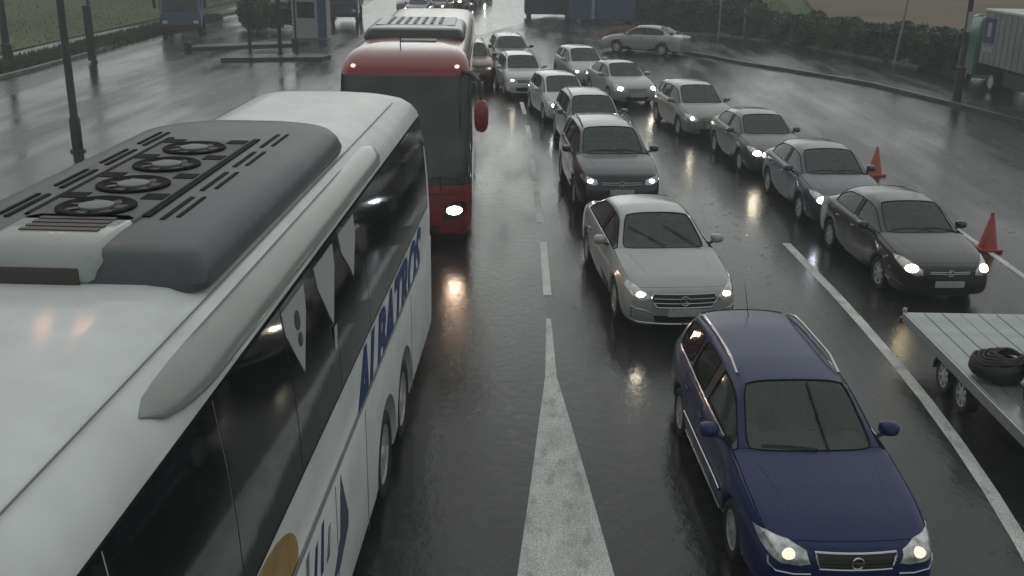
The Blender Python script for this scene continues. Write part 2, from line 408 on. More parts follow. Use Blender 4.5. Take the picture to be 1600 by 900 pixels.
    for i in range(len(st) - 1):
        sm = (st[i] + st[i + 1]) / 2
        for j in range(NJ - 1):
            a, b = grid[i][0], grid[i + 1][0]
            f = bm.faces.new((a[j], b[j], b[j + 1], a[j + 1])); f.material_index = cls(sm, j)
            al = grid[i][1] + [grid[i][0][-1]]; bl = grid[i + 1][1] + [grid[i + 1][0][-1]]
            f = bm.faces.new((bl[j], al[j], al[j + 1], bl[j + 1])); f.material_index = cls(sm, j)
    for end in (0, -1):
        s = st[end]; P = section(s); Rr, Lf = grid[end]
        cols = [P[7][0], P[8][0], P[9][0], 0, -P[9][0], -P[8][0], -P[7][0]]
        toprow = [Rr[6], Rr[7], Rr[8], Rr[9], Rr[10], Lf[9], Lf[8], Lf[7], Lf[6]]
        prev = None
        for j in range(0, 7):
            if j == 6: row = toprow
            else:
                k = P[j][0] / P[6][0]
                zj = P[j][1]
                row = [Rr[j]] + [mk(s, x * k, zj + (P[10][1] - P[6][1]) * (j / 6) ** 2 * (1 - abs(x / P[6][0])) * .7) for x in cols] + [Lf[j]]
            if prev:
                for k in range(8):
                    vs = (prev[k], row[k], row[k + 1], prev[k + 1]) if end == 0 else (row[k], prev[k], prev[k + 1], row[k + 1])
                    f = bm.faces.new(vs); f.material_index = 12 if end == 0 and j <= 4 else 0
            prev = row
    bm.normal_update(); bmesh.ops.recalc_face_normals(bm, faces=bm.faces)
    # creases round the glass and the belt
    for e in bm.edges:
        if len(e.link_faces) == 2:
            a, b = [f.material_index for f in e.link_faces]
            gl = (5, 6, 7, 8, 9, 10)
            if (a in gl) != (b in gl): e[cr] = .45
            elif a != b: e[cr] = .15
        if S.get('crease') and all(abs(abs(v.co.x)) > .3 for v in e.verts): pass
    me = bpy.data.meshes.new('ctrl'); bm.to_mesh(me); bm.free()
    to = bpy.data.objects.new('ctrl', me); col.objects.link(to)
    md = to.modifiers.new('s', 'SUBSURF'); md.levels = 2; md.render_levels = 2
    dg = bpy.context.evaluated_depsgraph_get(); dg.update()
    full = bpy.data.meshes.new_from_object(to.evaluated_get(dg)); bpy.data.objects.remove(to)
    fb = bmesh.new(); fb.from_mesh(full); fb.verts.ensure_lookup_table(); fb.faces.ensure_lookup_table(); fb.normal_update(); bvh = BVHTree.FromBMesh(fb)
    # stash normals to keep shading continuous
    root = empty('car')
    names = {0: 'body', 1: 'bonnet', 2: 'roof', 3: 'front_door', 4: 'rear_door', 5: 'windscreen', 6: 'front_side_window', 7: 'rear_side_window', 8: 'quarter_window', 9: 'rear_window', 10: 'pillar', 11: 'boot_lid', 12: 'front_bumper', 13: 'pillar', 14: 'sill'}
    objs = {}
    for idx, nm in names.items():
        sides = (1, -1) if idx in (3, 4, 6, 7, 8, 10, 13, 14) else (0,)
        for sd_ in sides:
            fs = [f for f in fb.faces if f.material_index == idx and (sd_ == 0 or f.calc_center_median().x * sd_ > 0)]
            if not fs: continue
            nb = bmesh.new(); vm = {}
            for f in fs:
                vs = []
                for v in f.verts:
                    if v.index not in vm: vm[v.index] = nb.verts.new(v.co); vm[v.index].normal = v.normal
                    vs.append(vm[v.index])
                nb.faces.new(vs)
            nrm = {vm[i]: fb.verts[i].normal.copy() for i in vm} if True else None
            be = [e for e in nb.edges if len(e.link_faces) == 1]
            glass = idx in (5, 6, 7, 8, 9)
            loops = None
            if glass:
                loop = []
                if be:
                    e0 = be[0]; v = e0.verts[0]; used = set(); cur = v
                    while True:
                        loop.append(cur.co.copy()); nx = None
                        for e in cur.link_edges:
                            if len(e.link_faces) == 1 and e not in used: used.add(e); nx = e.other_vert(cur); break
                        if nx is None or nx is v: break
                        cur = nx
                for v in nb.verts: v.co -= nrm[v] * .006
                loops = loop
            else:
                ext = bmesh.ops.extrude_edge_only(nb, edges=be)
                nv = [g for g in ext['geom'] if isinstance(g, bmesh.types.BMVert)]
                # new verts share position; push them in along the stored normal
                pos = {tuple(round(c, 6) for c in v.co): n_ for v, n_ in nrm.items()}
                for v in nv:
                    n_ = pos.get(tuple(round(c, 6) for c in v.co))
                    if n_: v.co -= n_ * .018
                # shrink outer edge slightly for panel gap
                for e in be:
                    pass
                if idx in (1, 3, 4, 11):
                    cen = {}
                    for v in nrm:
                        if v.is_valid and any(e in be for e in v.link_edges): cen[v] = 1
                    for v in cen:
                        dv = Vector()
                        for e in v.link_edges:
                            ov = e.other_vert(v)
                            if ov in nrm and ov not in cen: dv += (ov.co - v.co)
                        if dv.length > 1e-6: v.co += dv.normalized() * .009
            me2 = bpy.data.meshes.new(nm); nb.to_mesh(me2); nb.free()
            m = GLASS if glass else (BLACKP if idx in (10, 13, 14) else PAINTSLOT)
            o = link(nm, me2, m, root, True, 40); objs.setdefault(idx, []).append(o)
            if glass and loops and len(loops) > 4:
                t = MB().tube(loops, .009, 5, closed=True); t.obj('seal', TRIM, o, True, 60)
    fb.free()
    J = lambda s: s - L / 2
    # interior
    cab = MB(); x0 = hwM - .14
    cab.box((0, J(wsb + .1) / 2 + J(min(rwb, L - .3)) / 2, lo + .12), (2 * x0, min(rwb, L - .3) - wsb, .08))
    cab.box((0, J(.55), .45), (1.0, .75, .42)); cab.box((0, J(L - .45), .42), (1.1, .6, .3))
    cab.box((0, J(wsb - .02), .55), (2 * x0, .06, .55)); cab.box((0, J(min(rwb + .1, L - .3)), .58), (2 * x0 - .1, .06, .6))
    cab.box((0, J(L / 2), lo + .05), (1.25, L - 1.0, .10))
    cab.obj('cabin_shell', INTERIOR, root)
    arch = MB()
    for wc in (fo, fo + wb):
        for s_ in (-1, 1):
            vs = []; n = 10
            for k in range(n + 1):
                a = pi * k / n
                for xx in (s_ * (hwM - .06), s_ * (hwM - .33)): vs.append((xx, J(wc) + (Ra + .01) * cos(a), Rw + (Ra + .01) * sin(a)))
            fs = [(2 * k, 2 * k + 1, 2 * k + 3, 2 * k + 2) for k in range(n)]; fs.append(tuple(2 * k + 1 for k in range(n + 1)))
            arch.add(vs, fs)
    arch.obj('wheel_arch_liner', INTERIOR, root)
    db = MB().box((0, J(wsb + .28), zc - .17), (2 * x0 - .06, .5, .2), ch=.04).box((.36 * 1, J(wsb + .42), zc - .10), (.34, .18, .06), ch=.02)
    db.obj('dashboard', DASH, root, True, 30)
    for s_ in (-.36, .36):
        y = J(wst + .55); q = MB().box((s_, y, .50), (.5, .5, .16), ch=.05)
        q.box((s_, y + .32, .78), (.48, .14, .58), tilt=Matrix.Rotation(-.25, 3, 'X'), ch=.05)
        q.box((s_, y + .42, zc + .17), (.26, .10, .18), tilt=Matrix.Rotation(-.2, 3, 'X'), ch=.04)
        q.obj('seat', FABRIC, root, True, 30)
    y = J(wst + 1.45); q = MB().box((0, y, .5), (1.2, .5, .16), ch=.05).box((0, y + .32, .76), (1.2, .14, .52), tilt=Matrix.Rotation(-.25, 3, 'X'), ch=.05)
    for s_ in (-.38, .38): q.box((s_, y + .41, zc + .13), (.24, .1, .14), ch=.04)
    q.obj('rear_seat', FABRIC, root, True, 30)
    ring = [Vector((.36 + .18 * cos(a), J(wst + .12) + .07 * sin(a), zc - .06 + .165 * sin(a))) for a in [2 * pi * k / 20 for k in range(20)]]
    MB().tube(ring, .014, 6, closed=True).obj('steering_wheel', INTERIOR, root, True)
    # wheels
    for wc in (fo, fo + wb):
        for s_ in (-1, 1): add_wheel(root, s_ * (hwM - .115), J(wc), Rw, .205, S.get('spokes', 7), s_)
    # mirrors
    for s_ in (-1, 1):
        mx = s_ * (hwM + .075); my = J(wsb + .34); mz = zc + .03
        m_ = MB(); n = 14; vs = []
        for k, (yy, sc_) in enumerate(((-.09, .25), (-.075, .7), (-.03, .97), (.03, 1.0), (.05, .96))):
            for i in range(n):
                a = 2 * pi * i / n; ex = .105 * sc_; ez = .075 * sc_
                cx = abs(cos(a)) ** .7 * (1 if cos(a) > 0 else -1); cz = abs(sin(a)) ** .7 * (1 if sin(a) > 0 else -1)
                vs.append((mx + ex * cx, my + yy, mz + ez * cz))
        fs = [(k * n + i, k * n + (i + 1) % n, (k + 1) * n + (i + 1) % n, (k + 1) * n + i) for k in range(4) for i in range(n)] + [tuple(range(n)), tuple(range(4 * n, 5 * n))]
        m_.add(vs, fs); mo = m_.obj('wing_mirror', PAINTSLOT, root, True, 50)
        a_ = MB().tube([(mx - s_ * .05, my, mz - .05), (s_ * (hwM - .09), my - .02, zc - .06)], [.022, .03], 8); a_.obj('mirror_arm', BLACKP, mo, True)
        g_ = MB().box((mx, my + .052, mz), (.17, .006, .115), ch=.002); g_.obj('mirror_glass', CHROME, mo)
    # door handles, side moulding
    for s_ in (-1, 1):
        for i_, yy in ((3, B - .16), (4, min(C, fo + wb - Ra) - .05)):
            par = [o for o in objs.get(i_, []) if (sum(v.co.x for v in o.data.vertices) > 0) == (s_ > 0)]
            z_ = zc - .17
            h_ = bvh.ray_cast(Vector((s_ * 3, J(yy), z_)), Vector((-s_, 0, 0)))
            if h_[0] and par:
                MB().box((h_[0].x + s_ * .018, J(yy), z_), (.022, .16, .026), ch=.006).obj('door_handle', PAINTSLOT if not S.get('chrome') else CHROME, par[0], True)
        if S.get('mould'):
            pts = []
            for yy in [fo + Ra + .06 + k * (wb - 2 * Ra - .12) / 8 for k in range(9)]:
                h_ = bvh.ray_cast(Vector((s_ * 3, J(yy), .52)), Vector((-s_, 0, 0)))
                if h_[0]: pts.append(h_[0] + Vector((s_ * .006, 0, 0)))
            m_ = MB(); m_.tube(pts, .022, 6); m_.obj('side_moulding', BLACKP, root, True)
            p2 = []
            for yy in [fo + Ra + .08 + k * (wb - 2 * Ra - .16) / 8 for k in range(9)]:
                h_ = bvh.ray_cast(Vector((s_ * 3, J(yy), .29)), Vector((-s_, 0, 0)))
                if h_[0]: p2.append(h_[0] + Vector((s_ * .006, 0, 0)))
            if len(p2) > 2: MB().tube(p2, .010, 6).obj('sill_trim', CHROME, root, True)
            m_ = MB(); m_.tube([p + Vector((s_ * .012, 0, .014)) for p in pts], .008, 5); m_.obj('side_moulding_trim', CHROME, root, True)
        if S.get('belt_chrome'):
            pts = []
            for k in range(16):
                yy = lerp(wsb + .30, (Dp or rwb) - .1, k / 15)
                P = section(yy); h_ = bvh.ray_cast(Vector((s_ * 3, J(yy), P[6][1] - .005)), Vector((-s_, 0, 0)))
                if h_[0]: pts.append(h_[0] + Vector((s_ * .004, 0, 0)))
            MB().tube(pts, .011, 6).obj('window_trim', CHROME, root, True)
        if S.get('rails'):
            pts = []
            for k in range(13):
                t_ = k / 12; yy = lerp(wst + .18, (Dp or rr) - .05, t_)
                P = section(yy); lift = .06 * min(1, 6 * t_, 6 * (1 - t_))
                pts.append((s_ * (P[8][0] + .015), J(yy), P[8][1] + .0 + lift - .004))
            MB().tube(pts, .016, 8).obj('roof_rail', CHROME if S['rails'] == 'c' else BLACKP, root, True)
    if S.get('antenna'):
        MB().tube([(.0, J(rr - .25), H - .03), (0, J(rr + .05), H + .33)], [.006, .002], 6).obj('antenna', BLACKP, root)
    for s_ in (-1, 1):
        pts = []
        for k in range(9):
            t_ = k / 8; x = s_ * lerp(hwM * .50, hwM * .70, t_); yy = lerp(J(.22), J(wsb - .16), t_)
            h_ = bvh.ray_cast(Vector((x, yy, 3)), Vector((0, 0, -1)))
            if h_[0]: pts.append(h_[0] + Vector((0, 0, -.004)))
        MB().tube(pts, [.002] + [.0085] * (len(pts) - 2) + [.002], 6).obj('bonnet_crease', PAINTSLOT, root, True, 0)
    # wipers
    gx = hwM * .905 * .84
    for (xa, ta, xb, tb) in S.get('wipers', ()):
        pts = []
        for k in range(9):
            t_ = k / 8; x = lerp(xa, xb, t_); f_ = lerp(ta, tb, t_); yy = lerp(J(wsb) - .09, J(wst) - .04, f_)
            h_ = bvh.ray_cast(Vector((x, yy, 3)), Vector((0, 0, -1)))
            if h_[0]: pts.append(h_[0] + Vector((0, -.006, .014)))
        MB().tube(pts, .010, 5).obj('wiper', BLACKP, root)
    for x1, x2, t2 in (() if S.get('wipers') else ((-.05, -.55, .16), (.55, .08, .17))):
        pts = []
        for k in range(7):
            t_ = k / 6; x = lerp(x1 + .25, x2, t_) if k else x1 + .25
            yy = J(wsb) - .10 + (wst - wsb) * (.05 + t2 * sin(t_ * 2.2) * .6)
            h_ = bvh.ray_cast(Vector((x, yy, 3)), Vector((0, 0, -1)))
            if h_[0]: pts.append(h_[0] + Vector((0, 0, .012)))
        MB().tube(pts, .009, 5).obj('wiper', BLACKP, root)
    MB().box((0, J(wst) - .02, H - .11), (.2, .03, .055), ch=.008).obj('rear_view_mirror', BLACKP, root)
    # front features
    dF = (0, 1, 0)
    def P2(pts, d, mt, nm, parent=root, off=.006, thick=.03, both=True, step=.04):
        r_ = []
        for mir in ((False, True) if both else (False,)):
            me_ = patch(bvh, pts, d, (0, 0, 0), off, step, thick, mir); o_ = link(nm, me_, mt, parent, True, 45); r_.append(o_)
        return r_
    # view frame with d=+Y : right = d x up = +X, up = Z
    dH = Vector((-.45, 1, -.12)).normalized(); rH = dH.cross(Vector((0, 0, 1))).normalized(); uH = rH.cross(dH)
    def toH(x, z):   # find surface point and convert to slanted frame
        h_ = bvh.ray_cast(Vector((min(x, hwM * .83), -5, z)), Vector((0, 1, 0)))[0]
        if h_ is None: h_ = Vector((x, -L / 2, z))
        if x > hwM * .83: h_ = Vector((x * .985, -L / 2 + (x - hwM * .83) * 3.0 + (h_.y + L / 2), z))
        return (h_.dot(rH), h_.dot(uH))
    hl = S['hl']; lamps = []
    me_pts = [toH(x, z) for x, z in hl]
    cx = sum(p[0] for p in hl) / len(hl); cz = sum(p[1] for p in hl) / len(hl)
    for mir in (False, True):
        o_ = link('headlight', patch(bvh, me_pts, dH, (0, 0, 0), .007, .035, .03, mir), LENS, root, True, 50)
        bx, bz = S.get('bulb', (cx, cz)); a_, b_ = [q * .82 for q in S.get('bs', (.055, .045))]
        me3 = patch(bvh, [(toH(bx, bz)[0] + a_ * cos(t), toH(bx, bz)[1] + b_ * sin(t)) for t in [2 * pi * k / 14 for k in range(14)]], dH, (0, 0, 0), .012, .03, .01, mir)
        lo_ = link('headlight_bulb', me3, LAMPW, o_, True); lo_['lampslot'] = 1
        # dark housing edge
    if S.get('grille'):
        g_ = P2(S['grille'], dF, S.get('gmat', BLACKP), 'grille', both=False)[0]
        gz = [p[1] for p in S['grille']]; gxm = [p[0] for p in S['grille']]
        nsl = S.get('slats', 3)
        for k in range(nsl):
            z_ = lerp(min(gz), max(gz), (k + 1) / (nsl + 1)); xm = max(gxm) * .93; pts = []
            for i in range(13):
                h_ = bvh.ray_cast(Vector((lerp(-xm, xm, i / 12), -5, z_)), Vector((0, 1, 0)))
                if h_[0]: pts.append(h_[0] + Vector((0, -.012, 0)))
            MB().tube(pts, S.get('slr', .008), 5).obj('grille_slat', CHROME if S.get('gchrome', True) else DARKMETAL, g_, True)
        zt_ = max(gz)
        if S.get('gframe'):
            N_ = len(S['grille']); pts = []
            for i in range(N_):
                a, b = S['grille'][i], S['grille'][(i + 1) % N_]
                for k in range(5):
                    x, z = lerp(a[0], b[0], k / 5), lerp(a[1], b[1], k / 5); h_ = bvh.ray_cast(Vector((x, -5, z)), Vector((0, 1, 0)))
                    if h_[0]: pts.append(h_[0] + Vector((0, -.008, 0)))
            MB().tube(pts, .012, 6, closed=True).obj('grille_frame', CHROME, g_, True)
        h_ = bvh.ray_cast(Vector((0, -5, sum(gz) / len(gz))), Vector((0, 1, 0)))
        em = MB(); er = S.get('er', .05); c_ = h_[0] + Vector((0, -.022, 0))
        em.tube([c_ + Vector((er * cos(2 * pi * k / 20), 0, er * sin(2 * pi * k / 20))) for k in range(20)], .008, 6, closed=True)
        em.box(c_ + Vector((0, .004, 0)), (er * 1.7, .008, .018)) if S.get('em') == 'bar' else [em.tube([c_, c_ + Vector((er * sin(a), 0, er * cos(a)))], .006, 5) for a in (0, 2 * pi / 3, 4 * pi / 3)]
        em.obj('emblem', CHROME, g_, True)
    P2(S['intake'], dF, BLACKP, 'air_intake', both=False, off=.004)
    for q in S.get('sideint', []): P2(q, Vector((-.2, 1, 0)), BLACKP, 'side_intake', off=.004)
    P2([(x, z) for x, z in S.get('fog', [(.56, .34), (.64, .34), (.64, .40), (.56, .40)])], Vector((-.15, 1, 0)), FOG, 'fog_light', off=.010)
    if S.get('lip'):
        for s_ in (-1, 1):
            pts = []
            for x, z in ((.02, .225), (.25, .225), (.50, .235), (.68, .25), (.80, .29), (.86, .36), (.83, .50), (.72, .475), (.58, .45), (.49, .40)):
                h_ = bvh.ray_cast(Vector((s_ * min(x, hwM * .86), -5, z)), Vector((0, 1, 0)))
                if h_[0]: pts.append(h_[0] + Vector((0, -.008, 0)))
            MB().tube(pts, .012, 6).obj('bumper_trim', CHROME, root, True)
    if S.get('btrim'):
        for s_ in (-1, 1):
            pts = []
            for x, z in S['btrim']:
                h_ = bvh.ray_cast(Vector((s_ * min(x, hwM * .86), -5, z)), Vector((0, 1, 0)))
                if h_[0]: pts.append(h_[0] + Vector((0, -.008, 0)))
            MB().tube(pts, .011, 6).obj('bumper_trim', CHROME, root, True)
    pz = S.get('pz', .44)
    h_ = bvh.ray_cast(Vector((0, -5, pz)), Vector((0, 1, 0)))
    po = MB().box(h_[0] + Vector((0, -.02, 0)), (.52, .012, .115), ch=.004).obj('number_plate', PLATE, root)
    # rear lamps
    for mir in (False, True):
        zt_ = (zd if rwb < L - .35 else zc) - .1
        me_ = patch(bvh, [(-(hwM * .62), zt_ - .14), (-(hwM * .95), zt_ - .14), (-(hwM * .93), zt_), (-(hwM * .62), zt_)], Vector((.2, -1, 0)), (0, 0, 0), .008, .05, .02, mir)
        link('tail_light', me_, REDLENS, root, True, 45)
    h_ = bvh.ray_cast(Vector((0, 5, .62)), Vector((0, -1, 0)))
    if h_[0]: MB().box(h_[0] + Vector((0, .014, 0)), (.52, .012, .115), ch=.004).obj('number_plate', PLATE, root)
    root['L'] = L
    return root

SPEC = {}
SPEC['saloon'] = dict(wipers=[(.02, .02, -.52, .62), (.60, .02, .06, .60)], L=4.70, W=1.83, H=1.45, wb=2.84, fo=.84, wsb=1.42, wst=2.10, rr=3.35, rwb=4.05, zc=1.0, zd=1.06, zn=.72, B=2.55, C=3.35, Rw=.33, tw=.55, spokes=5,
    hl=[(.52, .60), (.60, .58), (.76, .64), (.84, .73), (.86, .80), (.76, .79), (.62, .73), (.52, .67)], bulb=(.66, .68), bs=(.075, .038),
    grille=[(-.42, .50), (.42, .50), (.50, .62), (.47, .70), (-.47, .70), (-.50, .62)], slats=2, slr=.007, gframe=1, er=.07, lip=1,
    intake=[(-.42, .25), (.42, .25), (.46, .37), (-.46, .37)], sideint=[[(.50, .27), (.78, .30), (.83, .47), (.60, .43)]], fog=[(.60, .30), (.72, .315), (.72, .34), (.60, .33)], pz=.42, chrome=1, belt_chrome=1)
SPEC['estate'] = dict(wipers=[(.17, .0, .12, .93), (.05, .0, -.50, .10)], L=4.68, W=1.76, H=1.49, wb=2.70, fo=.93, wsb=1.36, wst=2.08, rr=4.22, rwb=4.56, zc=1.0, zd=1.06, zn=.70, B=2.62, C=3.42, D=4.22, qw=1, Rw=.31, tw=.56, spokes=9,
    hl=[(.41, .60), (.50, .575), (.66, .585), (.79, .66), (.82, .73), (.74, .755), (.58, .745), (.44, .70)], bulb=(.60, .665), bs=(.07, .052),
    grille=[(-.33, .56), (.33, .56), (.37, .70), (-.37, .70)], slats=3, slr=.006, gchrome=False, gframe=1, er=.055, em='bar', btrim=[(.40, .505), (.55, .49), (.70, .505), (.80, .545), (.86, .61)], intake=[(-.40, .22), (.40, .22), (.46, .34), (-.46, .34)],
    sideint=[[(.48, .24), (.74, .26), (.76, .36), (.50, .35)]], fog=[(.56, .27), (.68, .275), (.68, .33), (.56, .33)], pz=.45, belt_chrome=1, mould=1, rails='c', antenna=1)
SPEC['compact'] = dict(L=4.40, W=1.74, H=1.46, wb=2.60, fo=.88, wsb=1.24, wst=1.92, rr=3.15, rwb=3.80, zc=1.0, zd=1.06, zn=.71, B=2.42, C=3.12, Rw=.31, tw=.56, spokes=7,
    hl=[(.46, .58), (.58, .56), (.74, .63), (.80, .73), (.79, .80), (.70, .80), (.56, .73), (.47, .66)], bulb=(.65, .675), bs=(.13, .075),
    grille=[(-.32, .58), (.32, .58), (.38, .67), (-.38, .67)], slats=2, gframe=0, er=.05, em='bar', intake=[(-.38, .22), (.38, .22), (.46, .38), (-.46, .38)],
    sideint=[[(.54, .25), (.74, .27), (.74, .38), (.60, .38)]], pz=.43)
SPEC['hatchback'] = dict(L=4.15, W=1.73, H=1.50, wb=2.56, fo=.84, wsb=1.12, wst=1.86, rr=3.55, rwb=3.98, zc=1.0, zd=1.04, zn=.71, B=2.36, C=3.08, D=3.60, qw=1, Rw=.305, tw=.56, spokes=7,
    hl=[(.48, .60), (.58, .57), (.72, .60), (.79, .70), (.78, .77), (.66, .76), (.52, .70)], bulb=(.66, .67), bs=(.065, .05),
    grille=[(-.33, .59), (.33, .59), (.38, .68), (-.38, .68)], slats=2, er=.045, em='bar', intake=[(-.38, .22), (.38, .22), (.44, .36), (-.44, .36)], pz=.44)
SPEC['suv'] = dict(L=4.50, W=1.85, H=1.66, wb=2.67, fo=.90, wsb=1.28, wst=1.98, rr=3.95, rwb=4.34, zc=1.14, zd=1.14, zn=.86, lo=.26, B=2.56, C=3.34, D=3.95, qw=1, Rw=.345, tw=.60, spokes=5,
    hl=[(.50, .72), (.62, .70), (.78, .76), (.85, .84), (.84, .89), (.70, .87), (.52, .81)], bulb=(.66, .78), bs=(.065, .045),
    grille=[(-.45, .68), (.45, .68), (.47, .80), (-.47, .80)], slats=2, er=.06, em='bar', intake=[(-.48, .34), (.48, .34), (.54, .50), (-.54, .50)],
    sideint=[[(.60, .38), (.78, .40), (.78, .50), (.62, .50)]], fog=[(.62, .42), (.72, .42), (.72, .47), (.62, .47)], pz=.57, rails='b')
TPL = {k: build_car(v) for k, v in SPEC.items()}

def setmat(o, pm, lm, lit):
    for s in o.material_slots:
        if s.material == PAINTSLOT: s.link = 'OBJECT'; s.material = pm
        elif s.material == LAMPW and o.get('lampslot'): s.link = 'OBJECT'; s.material = lm if lit else LENS
    for c in o.children: setmat(c, pm, lm, lit)
def place_car(kind, X, Y, h, sc_, pm, label, lm=LAMPW, lit=True, group='cars queueing in the rain', skip=(), cat='car', back=False):
    o = copy_tree(TPL[kind], None, skip); L = SPEC[kind]['L'] * sc_
    o.location = (X + sin(h) * L / 2, Y + cos(h) * L / 2, 0); o.rotation_euler = (0, 0, -h); o.scale = (sc_,) * 3
    tag(o, label, cat, group); setmat(o, pm, lm, lit)
    return o
for d in ['L']: pass
silver = paint('silver', (.36, .37, .36), .1, .42); blue = mat('navy_blue_paint', (.006, .015, .088), .35, 0, coat=.45, var=.06, vscale=2, wet=38, spec=.2); black = paint('black', (.012, .010, .011), .1, .3)
slate = paint('slate', (.04, .052, .085), .2); dgreen = paint('grey_green', (.05, .068, .058), .2); beige = paint('beige_silver', (.25, .255, .24), .3)
white = paint('white', (.55, .56, .56), 0); mauve = paint('grey_mauve', (.13, .125, .145), .3); suvblk = paint('navy_black', (.017, .020, .033), .15)
redp = paint('brown_red', (.14, .03, .02), .2); bluegrey = paint('blue_grey', (.05, .06, .09), .3); silver2 = paint('silver_b', (.36, .37, .36), .4); pale = paint('pale_silver', (.46, .47, .45), .2)
Q = ('cabin_shell_x',)
FAR = ('steering_wheel', 'rear_view_mirror', 'wiper', 'antenna')
place_car('saloon', 2.405, 15.286, -.108, 1.02, silver, 'silver saloon with a star emblem, directly behind the dark blue estate', LAMPW)
place_car('estate', 2.983, 8.25, -.059, 1.0, blue, 'dark blue estate car with chrome roof rails, nearest car to the camera', LAMPD)
place_car('compact', 7.10, 16.98, -.075, .97, black, 'black saloon in the right lane with yellowish headlights, beside the front traffic cone', LAMPY)
place_car('compact', 6.83, 21.62, -.055, 1.0, slate, 'slate blue-grey saloon directly behind the black saloon, beside the rear cone', LAMPB)
place_car('suv', 2.02, 22.5, -.085, 1.03, suvblk, 'dark navy-black SUV queueing directly behind the silver star-emblem saloon', LAMPB)
place_car('suv', 1.96, 28.75, -.115, .94, mauve, 'grey-mauve car mostly hidden behind the dark SUV roof', LAMPB, skip=FAR)
place_car('hatchback', 1.34, 34.3, -.194, .95, white, 'white hatchback squeezed ahead of the farther white SUV, left of the silver compact', LAMPB, skip=FAR)
place_car('suv', -.12, 39.8, -.167, .90, white, 'white SUV at the head of the chevron lane beside the red coach mirror', LAMPW, skip=FAR)
place_car('compact', 3.84, 38.4, -.227, .97, silver2, 'silver saloon queueing between the light hatchback and the beige hatchback', LAMPW, skip=FAR)
place_car('hatchback', 2.49, 43.3, -.201, .97, pale, 'small pale silver hatchback at the back, nearest the crossing silver car', LAMPB, skip=FAR)
place_car('hatchback', 5.57, 32.0, -.163, .99, beige, 'beige-silver hatchback in the right lane ahead of the grey-green saloon', LAMPW, skip=FAR)
place_car('compact', 6.46, 26.7, -.10, .97, dgreen, 'dark grey-green saloon between the beige hatchback and the slate saloon', LAMPW, skip=FAR)
place_car('estate', -.75, 47.5, -.13, 1.0, bluegrey, 'dark blue-grey estate whose roof shows just above the white SUV', LAMPW, lit=False, skip=FAR)
place_car('suv', -2.35, 42.6, -.12, 1.0, redp, 'brown-red SUV half hidden by the red coach, headlight lit', LAMPD, skip=FAR)
V = place_car('compact', 0, 0, 0, 1.02, silver2, 'silver saloon with lights off driving across the wet yard to the left', LAMPW, lit=False, group='cars crossing the yard', skip=FAR)
V.location = (6.1, 57.0, 0); V.rotation_euler = (0, 0, radians(-122))
# the far queue up the road
far = [(-8.6, 78, 'compact', slate, 1), (-7.5, 82, 'hatchback', black, 1), (-9.9, 84, 'compact', silver2, 0), (-6.6, 88, 'compact', suvblk, 1), (-8.9, 92, 'hatchback', redp, 1), (-5.9, 94, 'suv', black, 1),
       (-7.6, 100, 'compact', slate, 1), (-5.2, 103, 'compact', white, 1)]
FL = ['slate car', 'black hatchback', 'silver saloon with no lights', 'navy-black saloon', 'dark red hatchback', 'black SUV', 'slate saloon beyond the dark red hatchback', 'white saloon']
for (x, y, k, pm, lit), lb in zip(far, FL):
    place_car(k, x, y, .10, 1.0, pm, 'far tiny ' + lb + ' in the queue above the red coach', LAMPW, lit=bool(lit), group='cars far up the road',
              skip=FAR + ('seat', 'rear_seat', 'dashboard', 'side_moulding', 'side_moulding_trim', 'bonnet_crease', 'sill_trim', 'bumper_trim', 'fog_light', 'number_plate', 'emblem', 'window_trim', 'air_intake', 'side_intake'))
def rm(o):
    for c in list(o.children): rm(c)
    bpy.data.objects.remove(o)
for t in TPL.values(): rm(t)

# ------------------------------------------------------------------ coaches (horizontal slices)
def coach_shell(levels, ys, rc=.28, nc=6):
    """levels: (z, halfwidth, yfront, yrear); plan goes round: right side front->rear, rear, left side, front. returns bmesh, ring info"""
    bm = bmesh.new(); rings = []
    for z, hw, yf, yr in levels:
        r = min(rc, hw * .9); plan = []
        ycs = [max(yf + r, min(yr - r, y)) for y in ys]
        plan += [(hw, y, 'R') for y in ycs]
        for k in range(1, nc): a = pi / 2 * k / nc; plan.append((hw - r + r * cos(a), yr - r + r * sin(a), 'B'))
        for k in range(9): t = k / 8; plan.append((lerp(hw - r, -(hw - r), t), yr + .05 * (1 - (2 * t - 1) ** 2), 'B'))
        for k in range(1, nc): a = pi / 2 * k / nc; plan.append((-(hw - r + r * sin(a)), yr - r + r * cos(a), 'B'))
        plan += [(-hw, y, 'L') for y in reversed(ycs)]
        for k in range(1, nc): a = pi / 2 * k / nc; plan.append((-(hw - r + r * cos(a)), yf + r - r * sin(a), 'F'))
        for k in range(13): t = k / 12; plan.append((lerp(-(hw - r), hw - r, t), yf - .10 * (1 - (2 * t - 1) ** 2), 'F'))
        for k in range(1, nc): a = pi / 2 * k / nc; plan.append((hw - r + r * sin(a), yf + r - r * cos(a), 'F'))
        rings.append([bm.verts.new((x, y, z)) for x, y, _ in plan])
    tags = [p[2] for p in plan]; n = len(plan)
    info = {}
    for j in range(len(rings) - 1):
        for i in range(n):
            f = bm.faces.new((rings[j][i], rings[j][(i + 1) % n], rings[j + 1][(i + 1) % n], rings[j + 1][i]))
            f.material_index = 0; info[f] = (j, i, tags[i])
    bm.faces.new(rings[-1]); bm.faces.new(list(reversed(rings[0])))
    bmesh.ops.recalc_face_normals(bm, faces=bm.faces)
    return bm, info, n
def split_faces(bm, sel):
    nb = bmesh.new(); vm = {}
    for f in sel:
        vs = []
        for v in f.verts:
            if v not in vm: vm[v] = nb.verts.new(v.co)
            vs.append(vm[v])
        nb.faces.new(vs)
    return nb
